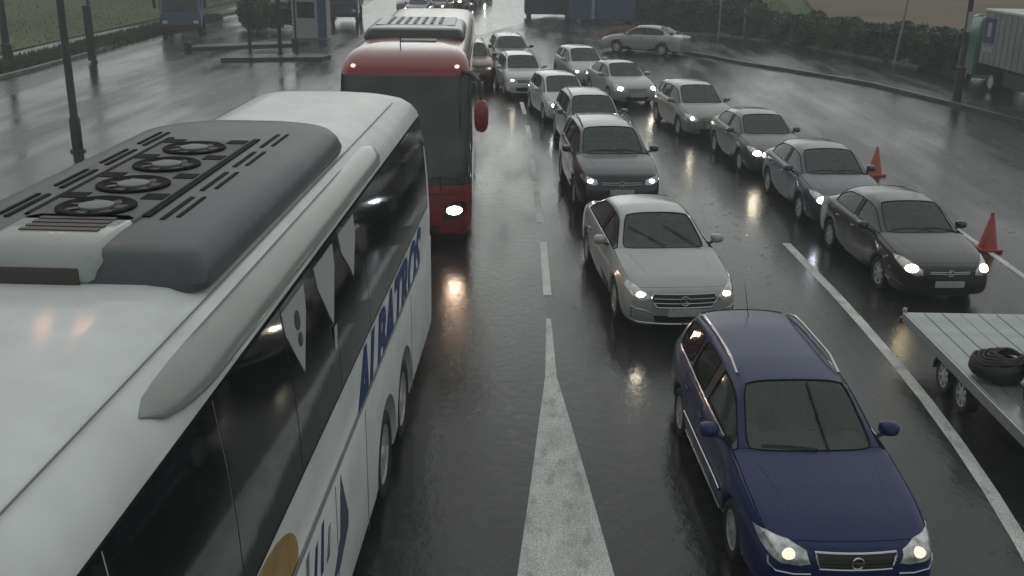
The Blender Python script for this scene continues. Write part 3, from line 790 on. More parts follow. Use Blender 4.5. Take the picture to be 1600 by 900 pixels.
def to_obj(bm, name, m, parent, angle=35, sol=0, inset=0):
    if inset or sol:
        bm.normal_update()
        if inset:
            bd = {v for e in bm.edges if len(e.link_faces) == 1 for v in e.verts}
            mv = {}
            for v in bd:
                dv = Vector()
                for f in v.link_faces: dv += f.calc_center_median() - v.co
                if dv.length > 0: mv[v] = dv.normalized() * inset
            for v, q in mv.items(): v.co += q
        be = [e for e in bm.edges if len(e.link_faces) == 1]; nr = {v: v.normal.copy() for e in be for v in e.verts}
        pos = {tuple(round(c, 5) for c in v.co): n_ for v, n_ in nr.items()}
        ext = bmesh.ops.extrude_edge_only(bm, edges=be)
        for v in ext['geom']:
            if isinstance(v, bmesh.types.BMVert): v.co -= pos.get(tuple(round(c, 5) for c in v.co), Vector((0, 0, 0))) * (sol or .02)
    me = bpy.data.meshes.new(name); bm.to_mesh(me); bm.free(); return link(name, me, m, parent, True, angle)
def boolean_cut(o, cyl):
    me = cyl.mesh(); c = bpy.data.objects.new('cut', me); col.objects.link(c); c.parent = o.parent
    bpy.context.view_layer.update(); c.matrix_world = o.matrix_world.copy()
    md = o.modifiers.new('b', 'BOOLEAN'); md.object = c; md.solver = 'EXACT'; md.operation = 'DIFFERENCE'
    dg = bpy.context.evaluated_depsgraph_get(); dg.update(); nm = bpy.data.meshes.new_from_object(o.evaluated_get(dg))
    o.modifiers.clear(); o.data = nm; bpy.data.objects.remove(c); nm.set_sharp_from_angle(angle=radians(35))

# --- white coach. local: x right(+, toward cars), y from front (0) to rear (12)
BW = 1.28
wb_h = .0165; LEN = 13.2; yr_w = 14.85
side_x = lambda y: -1.655 + .0165 * y
cw = empty('coach', (side_x(yr_w - LEN) - BW, yr_w - LEN, 0), -wb_h, 'white coach with tinted side glass, blue lettering and grey roof air conditioner', 'coach', 'coaches in the left lane')
lev = [(.30, 1.24, .10, LEN - .04), (.45, 1.275, .03, LEN), (.9, BW, 0, LEN), (1.25, BW, 0, LEN), (1.72, BW, 0, LEN), (1.74, BW - .012, 0, LEN), (2.0, BW - .012, 0, LEN - .01), (2.28, BW - .015, .02, LEN - .03), (2.7, BW - .03, .12, LEN - .09), (3.1, BW - .06, .24, LEN - .17),
       (3.52, BW - .115, .38, LEN - .27), (3.60, BW - .14, .42, LEN - .31), (3.70, BW - .20, .5, LEN - .40), (3.79, BW - .30, .65, LEN - .55), (3.85, BW - .44, .85, LEN - .75), (3.895, BW - .56, 1.0, LEN - .95), (3.91, BW - .70, 1.2, LEN - 1.1)]
wy = [.3, .31, .9, 2.0, 3.45, 4.9, 6.35, 7.8, 9.25, 10.7, 12.05, LEN - .56, LEN - .31, LEN - .3]
bm, info, n = coach_shell(lev, wy)
inv = list(info.items())
def wsel(f, j, i, t): return 7 <= j <= 9 and t in 'RL' and True
sel_by = {}
for f, (j, i, t) in inv:
    if 7 <= j <= 9 and t in 'RL':
        c = f.calc_center_median()
        if t == 'R':
            k = max([q for q in range(len(wy)) if wy[q] < c.y + 1e-4], default=0)
            if 1 <= k <= 11 and c.y < LEN - .5: sel_by.setdefault(('R', k), []).append(f)
        elif LEN - .5 > c.y > .5: sel_by.setdefault(('L', 0), []).append(f)
    if 7 <= j <= 9 and t == 'F' and abs(f.calc_center_median().x) < 1.15: sel_by.setdefault(('F', 0), []).append(f)
for k_, fs in sel_by.items():
    nb = split_faces(bm, fs)
    nm = 'side_window' if k_[0] != 'F' else 'windscreen'
    o = to_obj(nb, nm, BUSGLASS, cw, 35, .02, .010)
body = to_obj(bm.copy(), 'body', WHITEP, cw, 35)
# push body faces under the glass inwards a little so panes are proud: dark backing
cut = MB()
WY = [LEN - 3.15 - 0.0, LEN - 4.62]
wys = [10.22 - (yr_w - LEN), 11.66 - (yr_w - LEN)]
for y in wys + [3.2]: cut.lathe([(.66, -1.6), (.66, 1.6)], (0, y, .50), axis='X', n=32)
boolean_cut(body, cut)
bm.free()
for o in [c for c in cw.children if c.name.startswith(('side_window', 'windscreen'))]:
    for v in o.data.vertices:
        s_ = 1 if v.co.x > 0 else -1
        if o.name.startswith('side'): v.co.x += s_ * .006
        else: v.co.y -= .006
# black band (glass base trim) and gasket behind panes
band = MB()
for s_ in (1, -1):
    for zlo, zhi, dx in ((2.265, 2.285, -.016), (3.515, 3.535, -.114)):
        band.box((s_ * (BW + dx + .001), LEN / 2, (zlo + zhi) / 2), (.012, LEN - 1.2, .022))
band.obj('window_gasket', TRIM, cw)
for y in wys + [3.2]:
    for s_ in (-1, 1):
        wl = add_wheel(cw, s_ * (BW - .17), y, .50, .30, 10, s_)
arch = MB()
for y in wys + [3.2]:
    for s_ in (-1, 1):
        arch.add([(s_ * .85, y + .62 * cos(a), .5 + .62 * sin(a)) for a in [2 * pi * k / 24 for k in range(24)]], [tuple(range(24))])
arch.obj('wheel_arch_liner', INTERIOR, cw)
# wheel nut covers / panel lines
seam = MB()
for y in (4.8, 5.86, 7.3, 10.65):
    seam.box((BW + .0015, y, .98), (.004, .014, 1.30))
seam.box((BW + .004, LEN / 2 - .5, 1.735), (.012, LEN - 2.4, .03))
seam.obj('panel_seam', mat('grey_seam', (.22, .23, .23), .5), cw)
skirt = MB().box((BW - .03, LEN / 2, .33), (.05, .01, .01)); 
# roof seam + roof edge fairing
sm = MB()
for s_ in (1, -1): sm.tube([(s_ * .93, y, 3.828) for y in (1.5, 3, 5, 7, 9, 10.9, 11.8)], .006, 5)
sm.obj('roof_seam', mat('grey_seam2', (.18, .19, .19), .5), cw)
for y in ():
    MB().tube([(x, y, interp([(0, 3.912), (.58, 3.912), (.72, 3.897), (.84, 3.852), (.98, 3.792)], abs(x))) for x in [-.98 + .14 * k for k in range(15)]], .0045, 5).obj('roof_seam', mat('grey_seam2', (.18, .19, .19), .5), cw)
def fairing(s_):
    m_ = MB(); y0, y1 = 4.42 - yr_w + LEN, 11.1 - yr_w + LEN; N = 44; vs = []
    for k in range(N + 1):
        t = k / N; y = lerp(y0, y1, t)
        g = (1 - (1 - t / .13) ** 2) ** .5 if t < .13 else (min(1, (1 - t) / .035) ** .6 if t > .965 else 1)
        g = max(g, .02)
        for (x, z) in ((-.14, -.02), (-.135, .03), (-.09, .05), (.0, .03), (.085, -.03), (.125, -.09), (.125, -.13)):
            vs.append((s_ * (1.06 + x * g), y, 3.745 + z * g + (-.01)))
    K = 7; fs = []
    for k in range(N):
        for q in range(K - 1): fs.append((k * K + q, k * K + q + 1, (k + 1) * K + q + 1, (k + 1) * K + q))
    fs += [tuple(range(K)), tuple(range(N * K, N * K + K))]
    m_.add(vs, fs); me = m_.mesh('roof_edge_fairing'); b = bmesh.new(); b.from_mesh(me); bmesh.ops.recalc_face_normals(b, faces=b.faces); b.to_mesh(me); b.free()
    return link('roof_edge_fairing', me, mat('pale_grey_paint', (.24, .252, .24), .35, coat=.6, var=.08), cw, True, 40)
fairing(1); fairing(-1)
# AC unit
GREYAC = mat('grey_ac_plastic', (.080, .088, .096), .5, coat=.12, spec=.35, var=.12, vscale=2, bump=.03, bscale=60)
ACL = mat('pale_ac_plastic', (.36, .38, .36), .4, coat=.4, var=.1)
def ac_unit(parent, yc0, yc1, hw, zb, zt, m, xc=0):
    bm = bmesh.new(); rings = []
    N = 30; M = 22
    for k, (t, z, ins) in enumerate(((0, zb, 0), (.3, zb + .05, -.01), (.7, lerp(zb, zt, .55), .015), (.9, lerp(zb, zt, .86), .07), (1, lerp(zb, zt, .97), .15), (1, zt, .28), (1, zt + .008, .5))):
        ring = []
        h = hw - ins; y0 = yc0 + ins * .9; y1 = yc1 - ins * 1.6; r = min(.16, h * .3); rb = min(.75, h * .8)
        pts = []
        for a0, (cx, cy, rr_) in zip((-pi / 2, 0, pi / 2, pi), ((h - r, y0 + r, r), (h - rb, y1 - rb, rb), (-h + rb, y1 - rb, rb), (-h + r, y0 + r, r))):
            for q in range(9):
                a = a0 + pi / 2 * q / 8; ry = rr_ if a0 < 0 or a0 > 3 else rb
                pts.append((xc + cx + rr_ * cos(a), cy + ry * sin(a), z))
        rings.append([bm.verts.new(p) for p in pts])
    n = len(rings[0])
    for j in range(len(rings) - 1):
        for i in range(n): bm.faces.new((rings[j][i], rings[j][(i + 1) % n], rings[j + 1][(i + 1) % n], rings[j + 1][i]))
    bm.faces.new(rings[-1])
    me = bpy.data.meshes.new('air_conditioner'); bm.to_mesh(me); bm.free(); return link('air_conditioner', me, m, parent, True, 35)
yo = yr_w - LEN
AC0, AC1 = 5.82 - yo, 10.75 - yo
ac = ac_unit(cw, AC0, AC1, .97, 3.86, 4.09, GREYAC, -.05)
fan_y = [6.80 - yo, 7.46 - yo, 8.16 - yo, 8.84 - yo]
ACX = -.10
MB().box((ACX, (fan_y[0] + fan_y[-1]) / 2 + .05, 4.10), (.74, 2.75, .03), ch=.008).obj('fan_deck', mat('mid_grey', (.14, .147, .15), .6, spec=.3, var=.15), ac)
for y in fan_y:
    z0 = 4.116
    f_ = MB().lathe([(.16, .0), (.262, .0), (.265, .014), (.25, .022), (.21, .012), (.16, .004)], (ACX, y, z0), n=28, cap=False).obj('fan', TRIM, ac, True, 30)
    d_ = MB().lathe([(.25, .005), (.0001, .006)], (ACX, y, z0 - .002), n=24).obj('fan_well', BLACKP, f_)
    b_ = MB()
    for k in range(7):
        M_ = Matrix.Rotation(2 * pi * k / 7, 3, 'Z'); b_.add([M_ @ Vector(p) + Vector((ACX, y, z0)) for p in ((.08, -.02, .008), (.20, -.04, .006), (.20, .05, .012), (.08, .03, .012))], [(0, 1, 2, 3)])
    b_.obj('fan_blade', DARKMETAL, f_)
    MB().lathe([(.115, .004), (.115, .022), (.09, .028), (.0001, .03)], (ACX, y, z0), n=20).obj('fan_hub', mat('fan_hub_grey', (.2, .21, .21), .5), f_, True)
    for s_ in (-1, 1): MB().box((ACX + s_ * .28, y + .33, z0 + .0015), (.16, .16, .005)).obj('gap_shadow_square', TRIM, f_)  # flat dark squares standing in for shadow in the gaps between fans
for s_ in (-1, 1):
    MB().box((ACX + s_ * .395, (fan_y[0] + fan_y[-1]) / 2 + .2, 4.098), (.055, 2.75, .022)).obj('long_slot', TRIM, ac)
    for y in [6.55 - yo + .82 * i for i in range(4)]:
        MB().box((ACX + s_ * .52, y + .35, 4.096), (.035, .62, .014)).obj('vent_slot', TRIM, ac)
        MB().box((ACX + s_ * .60, y + .40, 4.094), (.028, .56, .014)).obj('vent_slot', TRIM, ac)
pod = MB().box((ACX, AC0 + .42, 3.99), (.84, .90, .25), tilt=None, ch=.07).obj('intake_pod', ACL, ac, True, 50)
MB().box((ACX, AC0 - .035, 3.955), (.60, .02, .11), ch=.004).obj('intake_grille', mat('brown_grille', (.06, .05, .045), .5), pod)
for k in range(4): MB().box((ACX, AC0 + .42 + .09 * k, 4.117), (.5, .05, .012)).obj('intake_louvre', mat('brown_grille', (.06, .05, .045), .5), pod)
MB().box((.1, AC1 - .02, 3.935), (.75, .35, .05), ch=.012).obj('rear_cover', mat('mid_grey', (.2, .2, .2), .4), ac)
# decals on the right side
INK = mat('blue_lettering', (.010, .035, .16), .45, spec=.3)
def side_decal(me, y0, z0, m, nm, x=None, par=cw, flip=False):
    # text x-> +y (front to rear reads left to right seen from the right side), text y -> z
    for v in me.vertices:
        a, b, c = v.co; v.co = ((BW - .010 if x is None else x) + c * .5 + .004, y0 + a, z0 + b)
    return link(nm, me, m, par)
tm = text_mesh('ALBATROS', .98, .35, .003, .034)
xs = [v.co.x for v in tm.vertices]; wd = max(xs) - min(xs); kx = 4.95 / wd
for v in tm.vertices: v.co.x = (v.co.x - min(xs)) * kx; v.co.y *= .62 / .70
side_decal(tm, 8.5 - yo, 1.60 - .0, INK, 'lettering')
def poly_decal(pts, m, nm, x=None, dx=.004):
    mb = MB(); n = len(pts); X = (BW - .012 if x is None else x)
    mb.add([(X + dx, y - yo, z) for y, z in pts] + [(X - .002, y - yo, z) for y, z in pts], [tuple(range(n))] + [(i, (i + 1) % n, (i + 1) % n + n, i + n) for i in range(n)])
    me = mb.mesh(nm); b = bmesh.new(); b.from_mesh(me); bmesh.ops.recalc_face_normals(b, faces=b.faces); b.to_mesh(me); b.free(); return link(nm, me, m, cw)
GOLD = mat('golden_sticker', (.42, .25, .04), .4, coat=.6, var=.25, vscale=4)
poly_decal([(5.35 + .95 * cos(a), 1.82 + .42 * sin(a)) for a in [2 * pi * k / 28 for k in range(28)]], GOLD, 'sun_emblem', dx=.003)
poly_decal([(5.5, 1.62), (6.1, 1.56), (6.7, 1.66), (6.2, 1.64), (5.9, 1.66)], TRIM, 'emblem_stroke', dx=.007)
poly_decal([(7.25, .86), (7.55, .84), (7.95, 1.0), (7.98, 1.12), (7.72, 1.62), (7.62, 1.1)], mat('navy_sticker', (.02, .035, .08), .4, coat=.5), 'sail_emblem', x=BW, dx=.004)
for k, (y, z, hh) in enumerate(((6.35, 1.22, .42), (6.62, 1.25, .30), (6.85, 1.2, .40), (7.08, 1.18, .26))):
    poly_decal([(y, z), (y + .12, z), (y + .22, z + hh), (y + .12, z + hh)], INK, 'blue_stroke', x=BW - .004)
# white pennant stickers on the glass
WST = mat('white_sticker', (.42, .44, .43), .5)
def glassx(z): return interp([(2.28, BW - .015), (2.7, BW - .03), (3.1, BW - .06), (3.52, BW - .115)], z) + .009
def pennant(y0, y1, ztop, zbot, mark=False):
    pts = [(y0, ztop), (y1, ztop), (y1 - .06, ztop - .18), (lerp(y0, y1, .48), zbot), (lerp(y0, y1, .35), zbot + .1), (y0 + .01, ztop - .16)]
    mb = MB(); n = len(pts); mb.add([(glassx(z) + .004, y - yo, z) for y, z in pts] + [(glassx(z) - .002, y - yo, z) for y, z in pts], [tuple(range(n)), tuple(range(2 * n - 1, n - 1, -1))] + [(i, (i + 1) % n, (i + 1) % n + n, i + n) for i in range(n)])
    o = mb.obj('pennant_sticker', WST, cw)
    if mark:
        q = MB(); yc = lerp(y0, y1, .5)
        for zc_, rr_ in ((ztop - .16, .07), (ztop - .30, .05)):
            q.add([(glassx(zc_ + rr_ * sin(a)) + .008, yc + rr_ * cos(a) - yo, zc_ + rr_ * sin(a)) for a in [2 * pi * k / 14 for k in range(14)]], [tuple(range(14))])
        q.obj('pennant_mark', mat('dark_print', (.05, .05, .06), .5), o)
pennant(6.55, 7.2, 3.47, 2.92, True); pennant(7.55, 8.25, 3.47, 2.90); pennant(8.5, 9.2, 3.47, 3.0)
MB().box((glassx(2.75) + .002, 7.9 - yo, 2.78), (.006, .10, .2)).obj('pennant_sticker', WST, cw)

# --- red coach
rx, ry, rh = -1.098, 19.654, -.046
cr_ = empty('coach', (rx - BW * cos(rh), ry + BW * sin(rh), 0), -rh, 'red coach with a huge dark windscreen and red mirror, behind the white coach', 'coach', 'coaches in the left lane')
REDP = mat('red_coach_paint', (.22, .008, .014), .3, .1, coat=1, var=.08, wet=30)
rl = [(.28, 1.16, .12, LEN), (.36, 1.235, .03, LEN), (.6, 1.27, 0, LEN), (1.0, 1.275, 0, LEN), (1.22, 1.275, .01, LEN), (1.30, 1.27, .02, LEN), (1.9, 1.27, .08, LEN), (2.5, 1.26, .17, LEN), (3.05, 1.245, .27, LEN), (3.36, 1.235, .34, LEN),
      (3.46, 1.225, .40, LEN), (3.56, 1.20, .52, LEN - .05), (3.66, 1.14, .72, LEN - .15), (3.73, 1.05, .98, LEN - .3), (3.77, .94, 1.25, LEN - .5), (3.80, .7, 1.7, LEN - .8), (3.81, .4, 2.2, LEN - 1.2)]
ry_l = [.3, .31, 1.5, 3, 4.5, 6, 7.5, 9, 10.5, LEN - .35, LEN - .3]
bm, info, n = coach_shell(rl, ry_l, rc=.3)
ws, sw, cap_ = [], {}, []
for f, (j, i, t) in info.items():
    c = f.calc_center_median()
    if 5 <= j <= 8 and t == 'F': ws.append(f)
    elif 6 <= j <= 8 and t in 'RL' and c.y < LEN - .6: sw.setdefault((t, int(c.y / 1.5)), []).append(f)
to_obj(split_faces(bm, ws), 'windscreen', REDGLASS, cr_, 35, .02, .008)
for fs in sw.values(): to_obj(split_faces(bm, fs), 'side_window', BUSGLASS, cr_, 35, .02, .01)
for o in [c for c in cr_.children]:
    for v in o.data.vertices:
        if o.name.startswith('side'): v.co.x += (1 if v.co.x > 0 else -1) * .006
        else: v.co.y -= .008
rb = to_obj(bm.copy(), 'body', REDP, cr_, 35)
cut = MB()
for y in (2.7, 8.9): cut.lathe([(.6, -1.6), (.6, 1.6)], (0, y, .5), axis='X', n=28)
boolean_cut(rb, cut)
bm.normal_update(); rbv = BVHTree.FromBMesh(bm); bm.free()
for y in (2.7, 8.9):
    for s_ in (-1, 1): add_wheel(cr_, s_ * (BW - .18), y, .50, .30, 10, s_)
def rp(pts, m, nm, par=None, off=.008, thick=.02, d=(0, 1, 0), mir=False, step=.08):
    me = patch(rbv, pts, d, (0, 0, 0), off, step, thick, mir); return link(nm, me, m, par or cr_, True, 45)
DKRED = mat('dark_trim_red', (.09, .008, .012), .4, coat=.6)
for mir in (False, True):
    h_ = rp([(.72, .62), (1.02, .64), (1.16, .78), (1.16, .98), (1.0, 1.0), (.74, .92)], mat('lamp_unit_black', (.02, .02, .022), .2, coat=1), 'headlight', mir=mir)
    b_ = rp([(.93 + .15 * cos(a), .82 + .085 * sin(a)) for a in [2 * pi * k / 16 for k in range(16)]], mat('lamp_warm_pink', (1, .8, .7), .3, emit=(1, .70, .50), es=34), 'headlight_bulb', h_, .014, .01, mir=mir)
    m_ = rp([(.98 + .045 * cos(a), 3.50 + .03 * sin(a)) for a in [2 * pi * k / 12 for k in range(12)]], LAMPD, 'marker_light', None, .02, .02, mir=mir)
rp([(-.6, .34), (.6, .34), (.66, .52), (-.66, .52)], BLACKP, 'air_intake')
rp([(-1.1, 1.13), (1.1, 1.13), (1.1, 1.17), (-1.1, 1.17)], DKRED, 'bumper_seam', step=.1)
MB().box((0, -.13, .62), (.52, .015, .115), ch=.004).obj('number_plate', PLATE, cr_)
for x1, x2 in ((-.75, .15), (.25, 1.1)):
    pts = []
    for k in range(9):
        t = k / 8; q = rbv.ray_cast(Vector((lerp(x1, x2, t), -4, 1.36 + .12 * sin(t * 3))), Vector((0, 1, 0)))[0]; pts.append(q + Vector((0, -.03, 0)))
    MB().tube(pts, .014, 6).obj('wiper', BLACKP, cr_)
    MB().tube([pts[4], Vector((lerp(x1, x2, .5), -.05, 1.22))], .016, 6).obj('wiper_arm', BLACKP, cr_)
# horn mirrors
for s_ in (1,):
    mo = MB(); vs = []; n = 16; cx_, cy_, cz_ = s_ * 1.45, -.40, 2.72
    for yy, sc_ in ((-.12, .2), (-.11, .6), (-.07, .92), (0, 1), (.05, .97), (.06, .9)):
        for i in range(n):
            a = 2 * pi * i / n; ca, sa = cos(a), sin(a)
            vs.append((cx_ + .135 * sc_ * (abs(ca) ** .75) * (1 if ca > 0 else -1), cy_ + yy, cz_ + .31 * sc_ * (abs(sa) ** .75) * (1 if sa > 0 else -1)))
    mo.add(vs, [(k * n + i, k * n + (i + 1) % n, (k + 1) * n + (i + 1) % n, (k + 1) * n + i) for k in range(5) for i in range(n)] + [tuple(range(n)), tuple(range(5 * n, 6 * n))])
    m1 = mo.obj('wing_mirror', REDP, cr_, True, 50)
    MB().tube([(s_ * 1.10, .45, 3.42), (s_ * 1.28, .10, 3.42), (s_ * 1.40, -.22, 3.34), (s_ * 1.45, -.36, 3.02)], [.05, .05, .04, .04], 8).obj('mirror_arm', BLACKP, m1, True)
ra = ac_unit(cr_, 3.2, 6.9, 1.08, 3.74, 3.98, mat('dark_ac', (.05, .052, .055), .4, coat=.5))
MB().box((-.02, 5.2, 3.975), (1.75, 2.3, .04), ch=.01).obj('pale_cover', mat('pale_cover', (.36, .38, .37), .4, coat=.3), ra)
for k in range(7): MB().box((-.62 + k * .19, 5.2, 4.0), (.07, 1.9, .02)).obj('vent_slat', mat('dark_green_slat', (.03, .045, .04), .5), ra)
MB().tube([(-.15, 1.35, 3.77), (-.15, 1.4, 3.98)], .012, 6).obj('antenna', BLACKP, cr_)
MB().box((.15, 2.35, 3.81), (.75, .4, .05), ch=.015).obj('roof_hatch', mat('hatch_grey', (.18, .2, .19), .4, coat=.5), cr_)

# ------------------------------------------------------------------ flatbed trailer on the right
TH = -.004    # near-left corner line at the rear
tr = empty('flatbed_trailer', (6.74, 14.8, -.22), -TH, 'wet silver flatbed car trailer with dark coiled load at the right edge', 'trailer')
ALU = mat('wet_aluminium_deck', (.30, .335, .33), .32, .55, coat=.5, var=.2, vscale=2.5)
# local y: 0 at rear edge (far), negative toward camera
dko = MB().box((0, -2.6, .785), (2.13, 5.18, .05)).obj('deck', DARKMETAL, tr)
pm_ = MB().box((0, 0, 0), (.255, 5.2, .03), ch=.005).mesh('plank'); pm_.materials.append(ALU)
for k in range(8):
    p_ = bpy.data.objects.new('plank', pm_); col.objects.link(p_); p_.parent = dko; p_.location = (-.938 + k * .268, -2.6, .826 + .002 * (k % 3)); p_.rotation_euler = (0, .004 * ((k * 7) % 3 - 1), 0)
for s_ in (-1, 1): MB().box((s_ * 1.09, -2.6, .77), (.035, 5.22, .15), ch=.008).obj('side_rail', mat('bright_edge', (.42, .45, .45), .3, .7), tr)
MB().box((0, .02, .76), (2.2, .05, .14), ch=.01).obj('rear_rail', mat('bright_edge', (.4, .4, .4), .3, .7), tr)
fr = MB()
for s_ in (-.45, .45): fr.box((s_, -2.6, .66), (.10, 5.0, .18))
for y in (-.6, -1.8, -3, -4.2): fr.box((0, y, .70), (2.0, .07, .09))
fr.obj('chassis', DARKMETAL, tr)
for y in (-1.5, -2.12):
    for s_ in (-1, 1): add_wheel(tr, s_ * .94, y, .25, .18, 7, s_).location.z = .47
MB().tube([(-.9, -1.5, .47), (.9, -1.5, .47)], .04, 8).tube([(-.9, -2.12, .47), (.9, -2.12, .47)], .04, 8).obj('axle', DARKMETAL, tr)
for y in (-1.5, -2.12):
    m_ = MB(); vs = []
    for k in range(9):
        a = pi * k / 8; vs += [(-1.06, y + .285 * cos(a), .47 + .285 * sin(a)), (-.86, y + .285 * cos(a), .47 + .285 * sin(a))]
    m_.add(vs, [(2 * k, 2 * k + 1, 2 * k + 3, 2 * k + 2) for k in range(8)]); m_.obj('mudguard', BLACKP, tr, True)
MB().box((-1.12, -4.25, .66), (.03, .10, .05), ch=.008).obj('marker_light', LAMPD, tr)
MB().box((-1.10, .05, .70), (.06, .04, .10), ch=.008).obj('tail_light', REDLENS, tr)
MB().lathe([(.035, 0), (.03, .05), (.0001, .06)], (-1.06, .06, .84)).obj('corner_lamp', mat('dull_lens', (.4, .4, .38), .3), tr)
# load: spare tyres heap + winch frame
for q, (x, y, z, tx, ty) in enumerate(((.45, -1.35, .98, .10, .05), (1.0, -1.62, 1.02, -.12, .1), (.75, -2.25, 1.0, .25, -.2))):
    ty_o = MB().lathe([(.19, -.09), (.24, -.10), (.31, -.085), (.335, -.05), (.335, .05), (.31, .085), (.24, .10), (.19, .09), (.18, 0), (.19, -.09)], n=28, cap=False).obj('tyre', RUBBER, None, True, 40)
    ty_o.location = (0, 0, 0); M_ = Matrix.Rotation(TH * -1, 4, 'Z')
    p = tr.matrix_basis if False else Matrix.Translation((5.55, 13.75, -.22)) @ Matrix.Rotation(-TH, 4, 'Z')
    ty_o.matrix_world = p @ Matrix.Translation((x, y, z)) @ Matrix.Rotation(tx, 4, 'X') @ Matrix.Rotation(ty, 4, 'Y')
    tag(ty_o, ['black tyre lying flat under the coiled straps on the trailer deck', 'black tyre tilted against the coiled straps on the trailer deck', 'black tyre leaning nearest the camera on the trailer deck'][q], 'tyre', 'tyres on the trailer')
wn = MB(); 
wn.box((.62, -2.9, 1.05), (.7, .06, .40), ch=.01).box((.62, -2.75, .90), (.6, .3, .12), ch=.02)
wp = Matrix.Translation((5.55, 13.75, -.22)) @ Matrix.Rotation(-TH, 4, 'Z')
wo = wn.obj('winch', BLACKP, None); wo.matrix_world = wp; tag(wo, 'dark winch box standing on the trailer deck beside the tyres', 'winch')
MB().lathe([(.12, -.28), (.12, -.26), (.06, -.26), (.06, .26), (.12, .26), (.12, .28)], (.62, -2.55, .99), axis='X').obj('winch_drum', DARKMETAL, wo, True)
straps = MB()
for k in range(5):
    c = Vector((.45 + .02 * k, -1.35 - .02 * k, 1.10 + .022 * k)); r_ = .30 - .03 * k
    straps.tube([c + Vector((r_ * cos(a), r_ * .85 * sin(a), .02 * sin(3 * a + k))) for a in [2 * pi * i / 28 for i in range(28)]], .02, 6, closed=True)
so_ = straps.obj('strap_coil', mat('dark_strap', (.035, .03, .03), .6), None, True); so_.matrix_world = wp; tag(so_, 'coiled dark straps lying on the flat tyre', 'straps')

# ------------------------------------------------------------------ traffic cones
CONE = mat('cone_orange_red', (.42, .06, .02), .4, coat=.4, var=.12, vscale=12); CONE2 = mat('cone_faded_red', (.36, .035, .03), .45, coat=.3, var=.15, vscale=12)
def cone(x, y, h, r, m, label, rz=0, band=False):
    e = empty('traffic_cone', (x, y, 0), rz, label, 'traffic cone', 'traffic cones beside the right lane')
    MB().box((0, 0, .03), (r * 2.3, r * 2.3, .06), ch=.012).obj('base', m, e)
    c_ = MB().lathe([(r, .06), (r * .92, .10), (r * .16, h), (r * .10, h + .01), (.0001, h + .01)], n=24).obj('cone_body', m, e, True, 50)
    if band:
        MB().lathe([(r * .53 + .003, h * .50), (r * .36 + .004, h * .70)], n=24).obj('reflective_band', mat('grey_band', (.09, .09, .095), .4), c_, True)
        MB().lathe([(r * .17 + .01, h * .9), (r * .12 + .01, h + .012), (.0001, h + .014)], n=24).obj('cone_tip', mat('grey_band', (.1, .1, .1), .4), c_, True)
cone(9.12, 27.3, .76, .19, CONE, 'orange-red traffic cone beside the slate saloon, farther of the two', .3)
cone(9.27, 20.4, .76, .19, CONE2, 'faded red traffic cone with grey top beside the black saloon', .1, True)

# ------------------------------------------------------------------ ground, markings
def sheet(name, pts, z, m, kind='structure', label=None, thick=0):
    mb = MB(); n = len(pts)
    if thick: mb.add([(x, y, z) for x, y in pts] + [(x, y, z - thick) for x, y in pts], [tuple(range(n))] + [(i, i + n, (i + 1) % n + n, (i + 1) % n) for i in range(n)])
    else: mb.add([(x, y, z) for x, y in pts], [tuple(range(n))])
    o = mb.obj(name, m); o['kind'] = kind
    if label: o['label'] = label
    me = o.data; b = bmesh.new(); b.from_mesh(me); bmesh.ops.recalc_face_normals(b, faces=b.faces)
    b.faces.ensure_lookup_table()
    b.to_mesh(me); b.free()
    if me.polygons[0].normal.z < 0: me.flip_normals()
    return o
sheet('ground', [(-420, -60), (420, -60), (420, 470), (-420, 470)], -.05, GRASS)
sheet('asphalt_yard', [(-70, -30), (60, -30), (60, 36), (30, 41), (19.5, 49), (17.2, 58), (12, 72), (4, 82), (3, 130), (4, 460), (-14, 460), (-16, 130), (-22.5, 75), (-22.6, 60), (-21.9, 46), (-22.3, 40), (-70, 20)], 0, ASPHALT)
sheet('road', [(-13.5, 66), (-3.2, 66), (1.5, 84), (2.6, 130), (3.6, 460), (-13.6, 460), (-15.5, 130)], .004, FAR_ROAD)
def strip(name, cl, wd, m=LINE, z=.004, kind='structure', label=None):
    L_, R_ = [], []
    for i, p in enumerate(cl):
        a = Vector(cl[max(0, i - 1)]); b = Vector(cl[min(len(cl) - 1, i + 1)]); t = (b - a).normalized(); nn = Vector((t.y, -t.x)); wq = wd[i] if isinstance(wd, list) else wd
        L_.append(Vector(p) - nn * wq / 2); R_.append(Vector(p) + nn * wq / 2)
    mb = MB(); n = len(cl); mb.add([(p.x, p.y, z) for p in L_] + [(p.x, p.y, z) for p in R_], [(i, i + n, i + n + 1, i + 1) for i in range(n - 1)])
    o = mb.obj(name, m); o['kind'] = kind
    if label: o['label'] = label
    return o
strip('chevron_marking', [(.355, 15.9), (.358, 13.56), (.385, 12.0), (.41, 10.5), (.43, 8.7), (.46, 5.0)], [.08, .16, .42, .66, .95, 1.6])
for (x0, y0), (x1, y1) in (((.35, 17.07), (.305, 20.37)), ((.25, 21.87), (.17, 24.71)), ((.135, 26.1), (.05, 28.93)), ((0.0, 31.2), (-.1, 34)), ((-.2, 36.3), (-.35, 39))):
    strip('lane_dash', [(x0, y0), (x1, y1)], .14, DASHW)
strip('edge_line', [(5.27, 20.6), (5.34, 19), (5.41, 17.5), (5.44, 16), (5.45, 14.5), (5.43, 13), (5.37, 11.7), (5.28, 10.5), (5.16, 9.4), (4.9, 7.5), (4.6, 6)], .17)
strip('edge_line', [(9.2, 24.5), (9.26, 21.6), (9.24, 18.65), (9.1, 14), (9, 8)], .13)
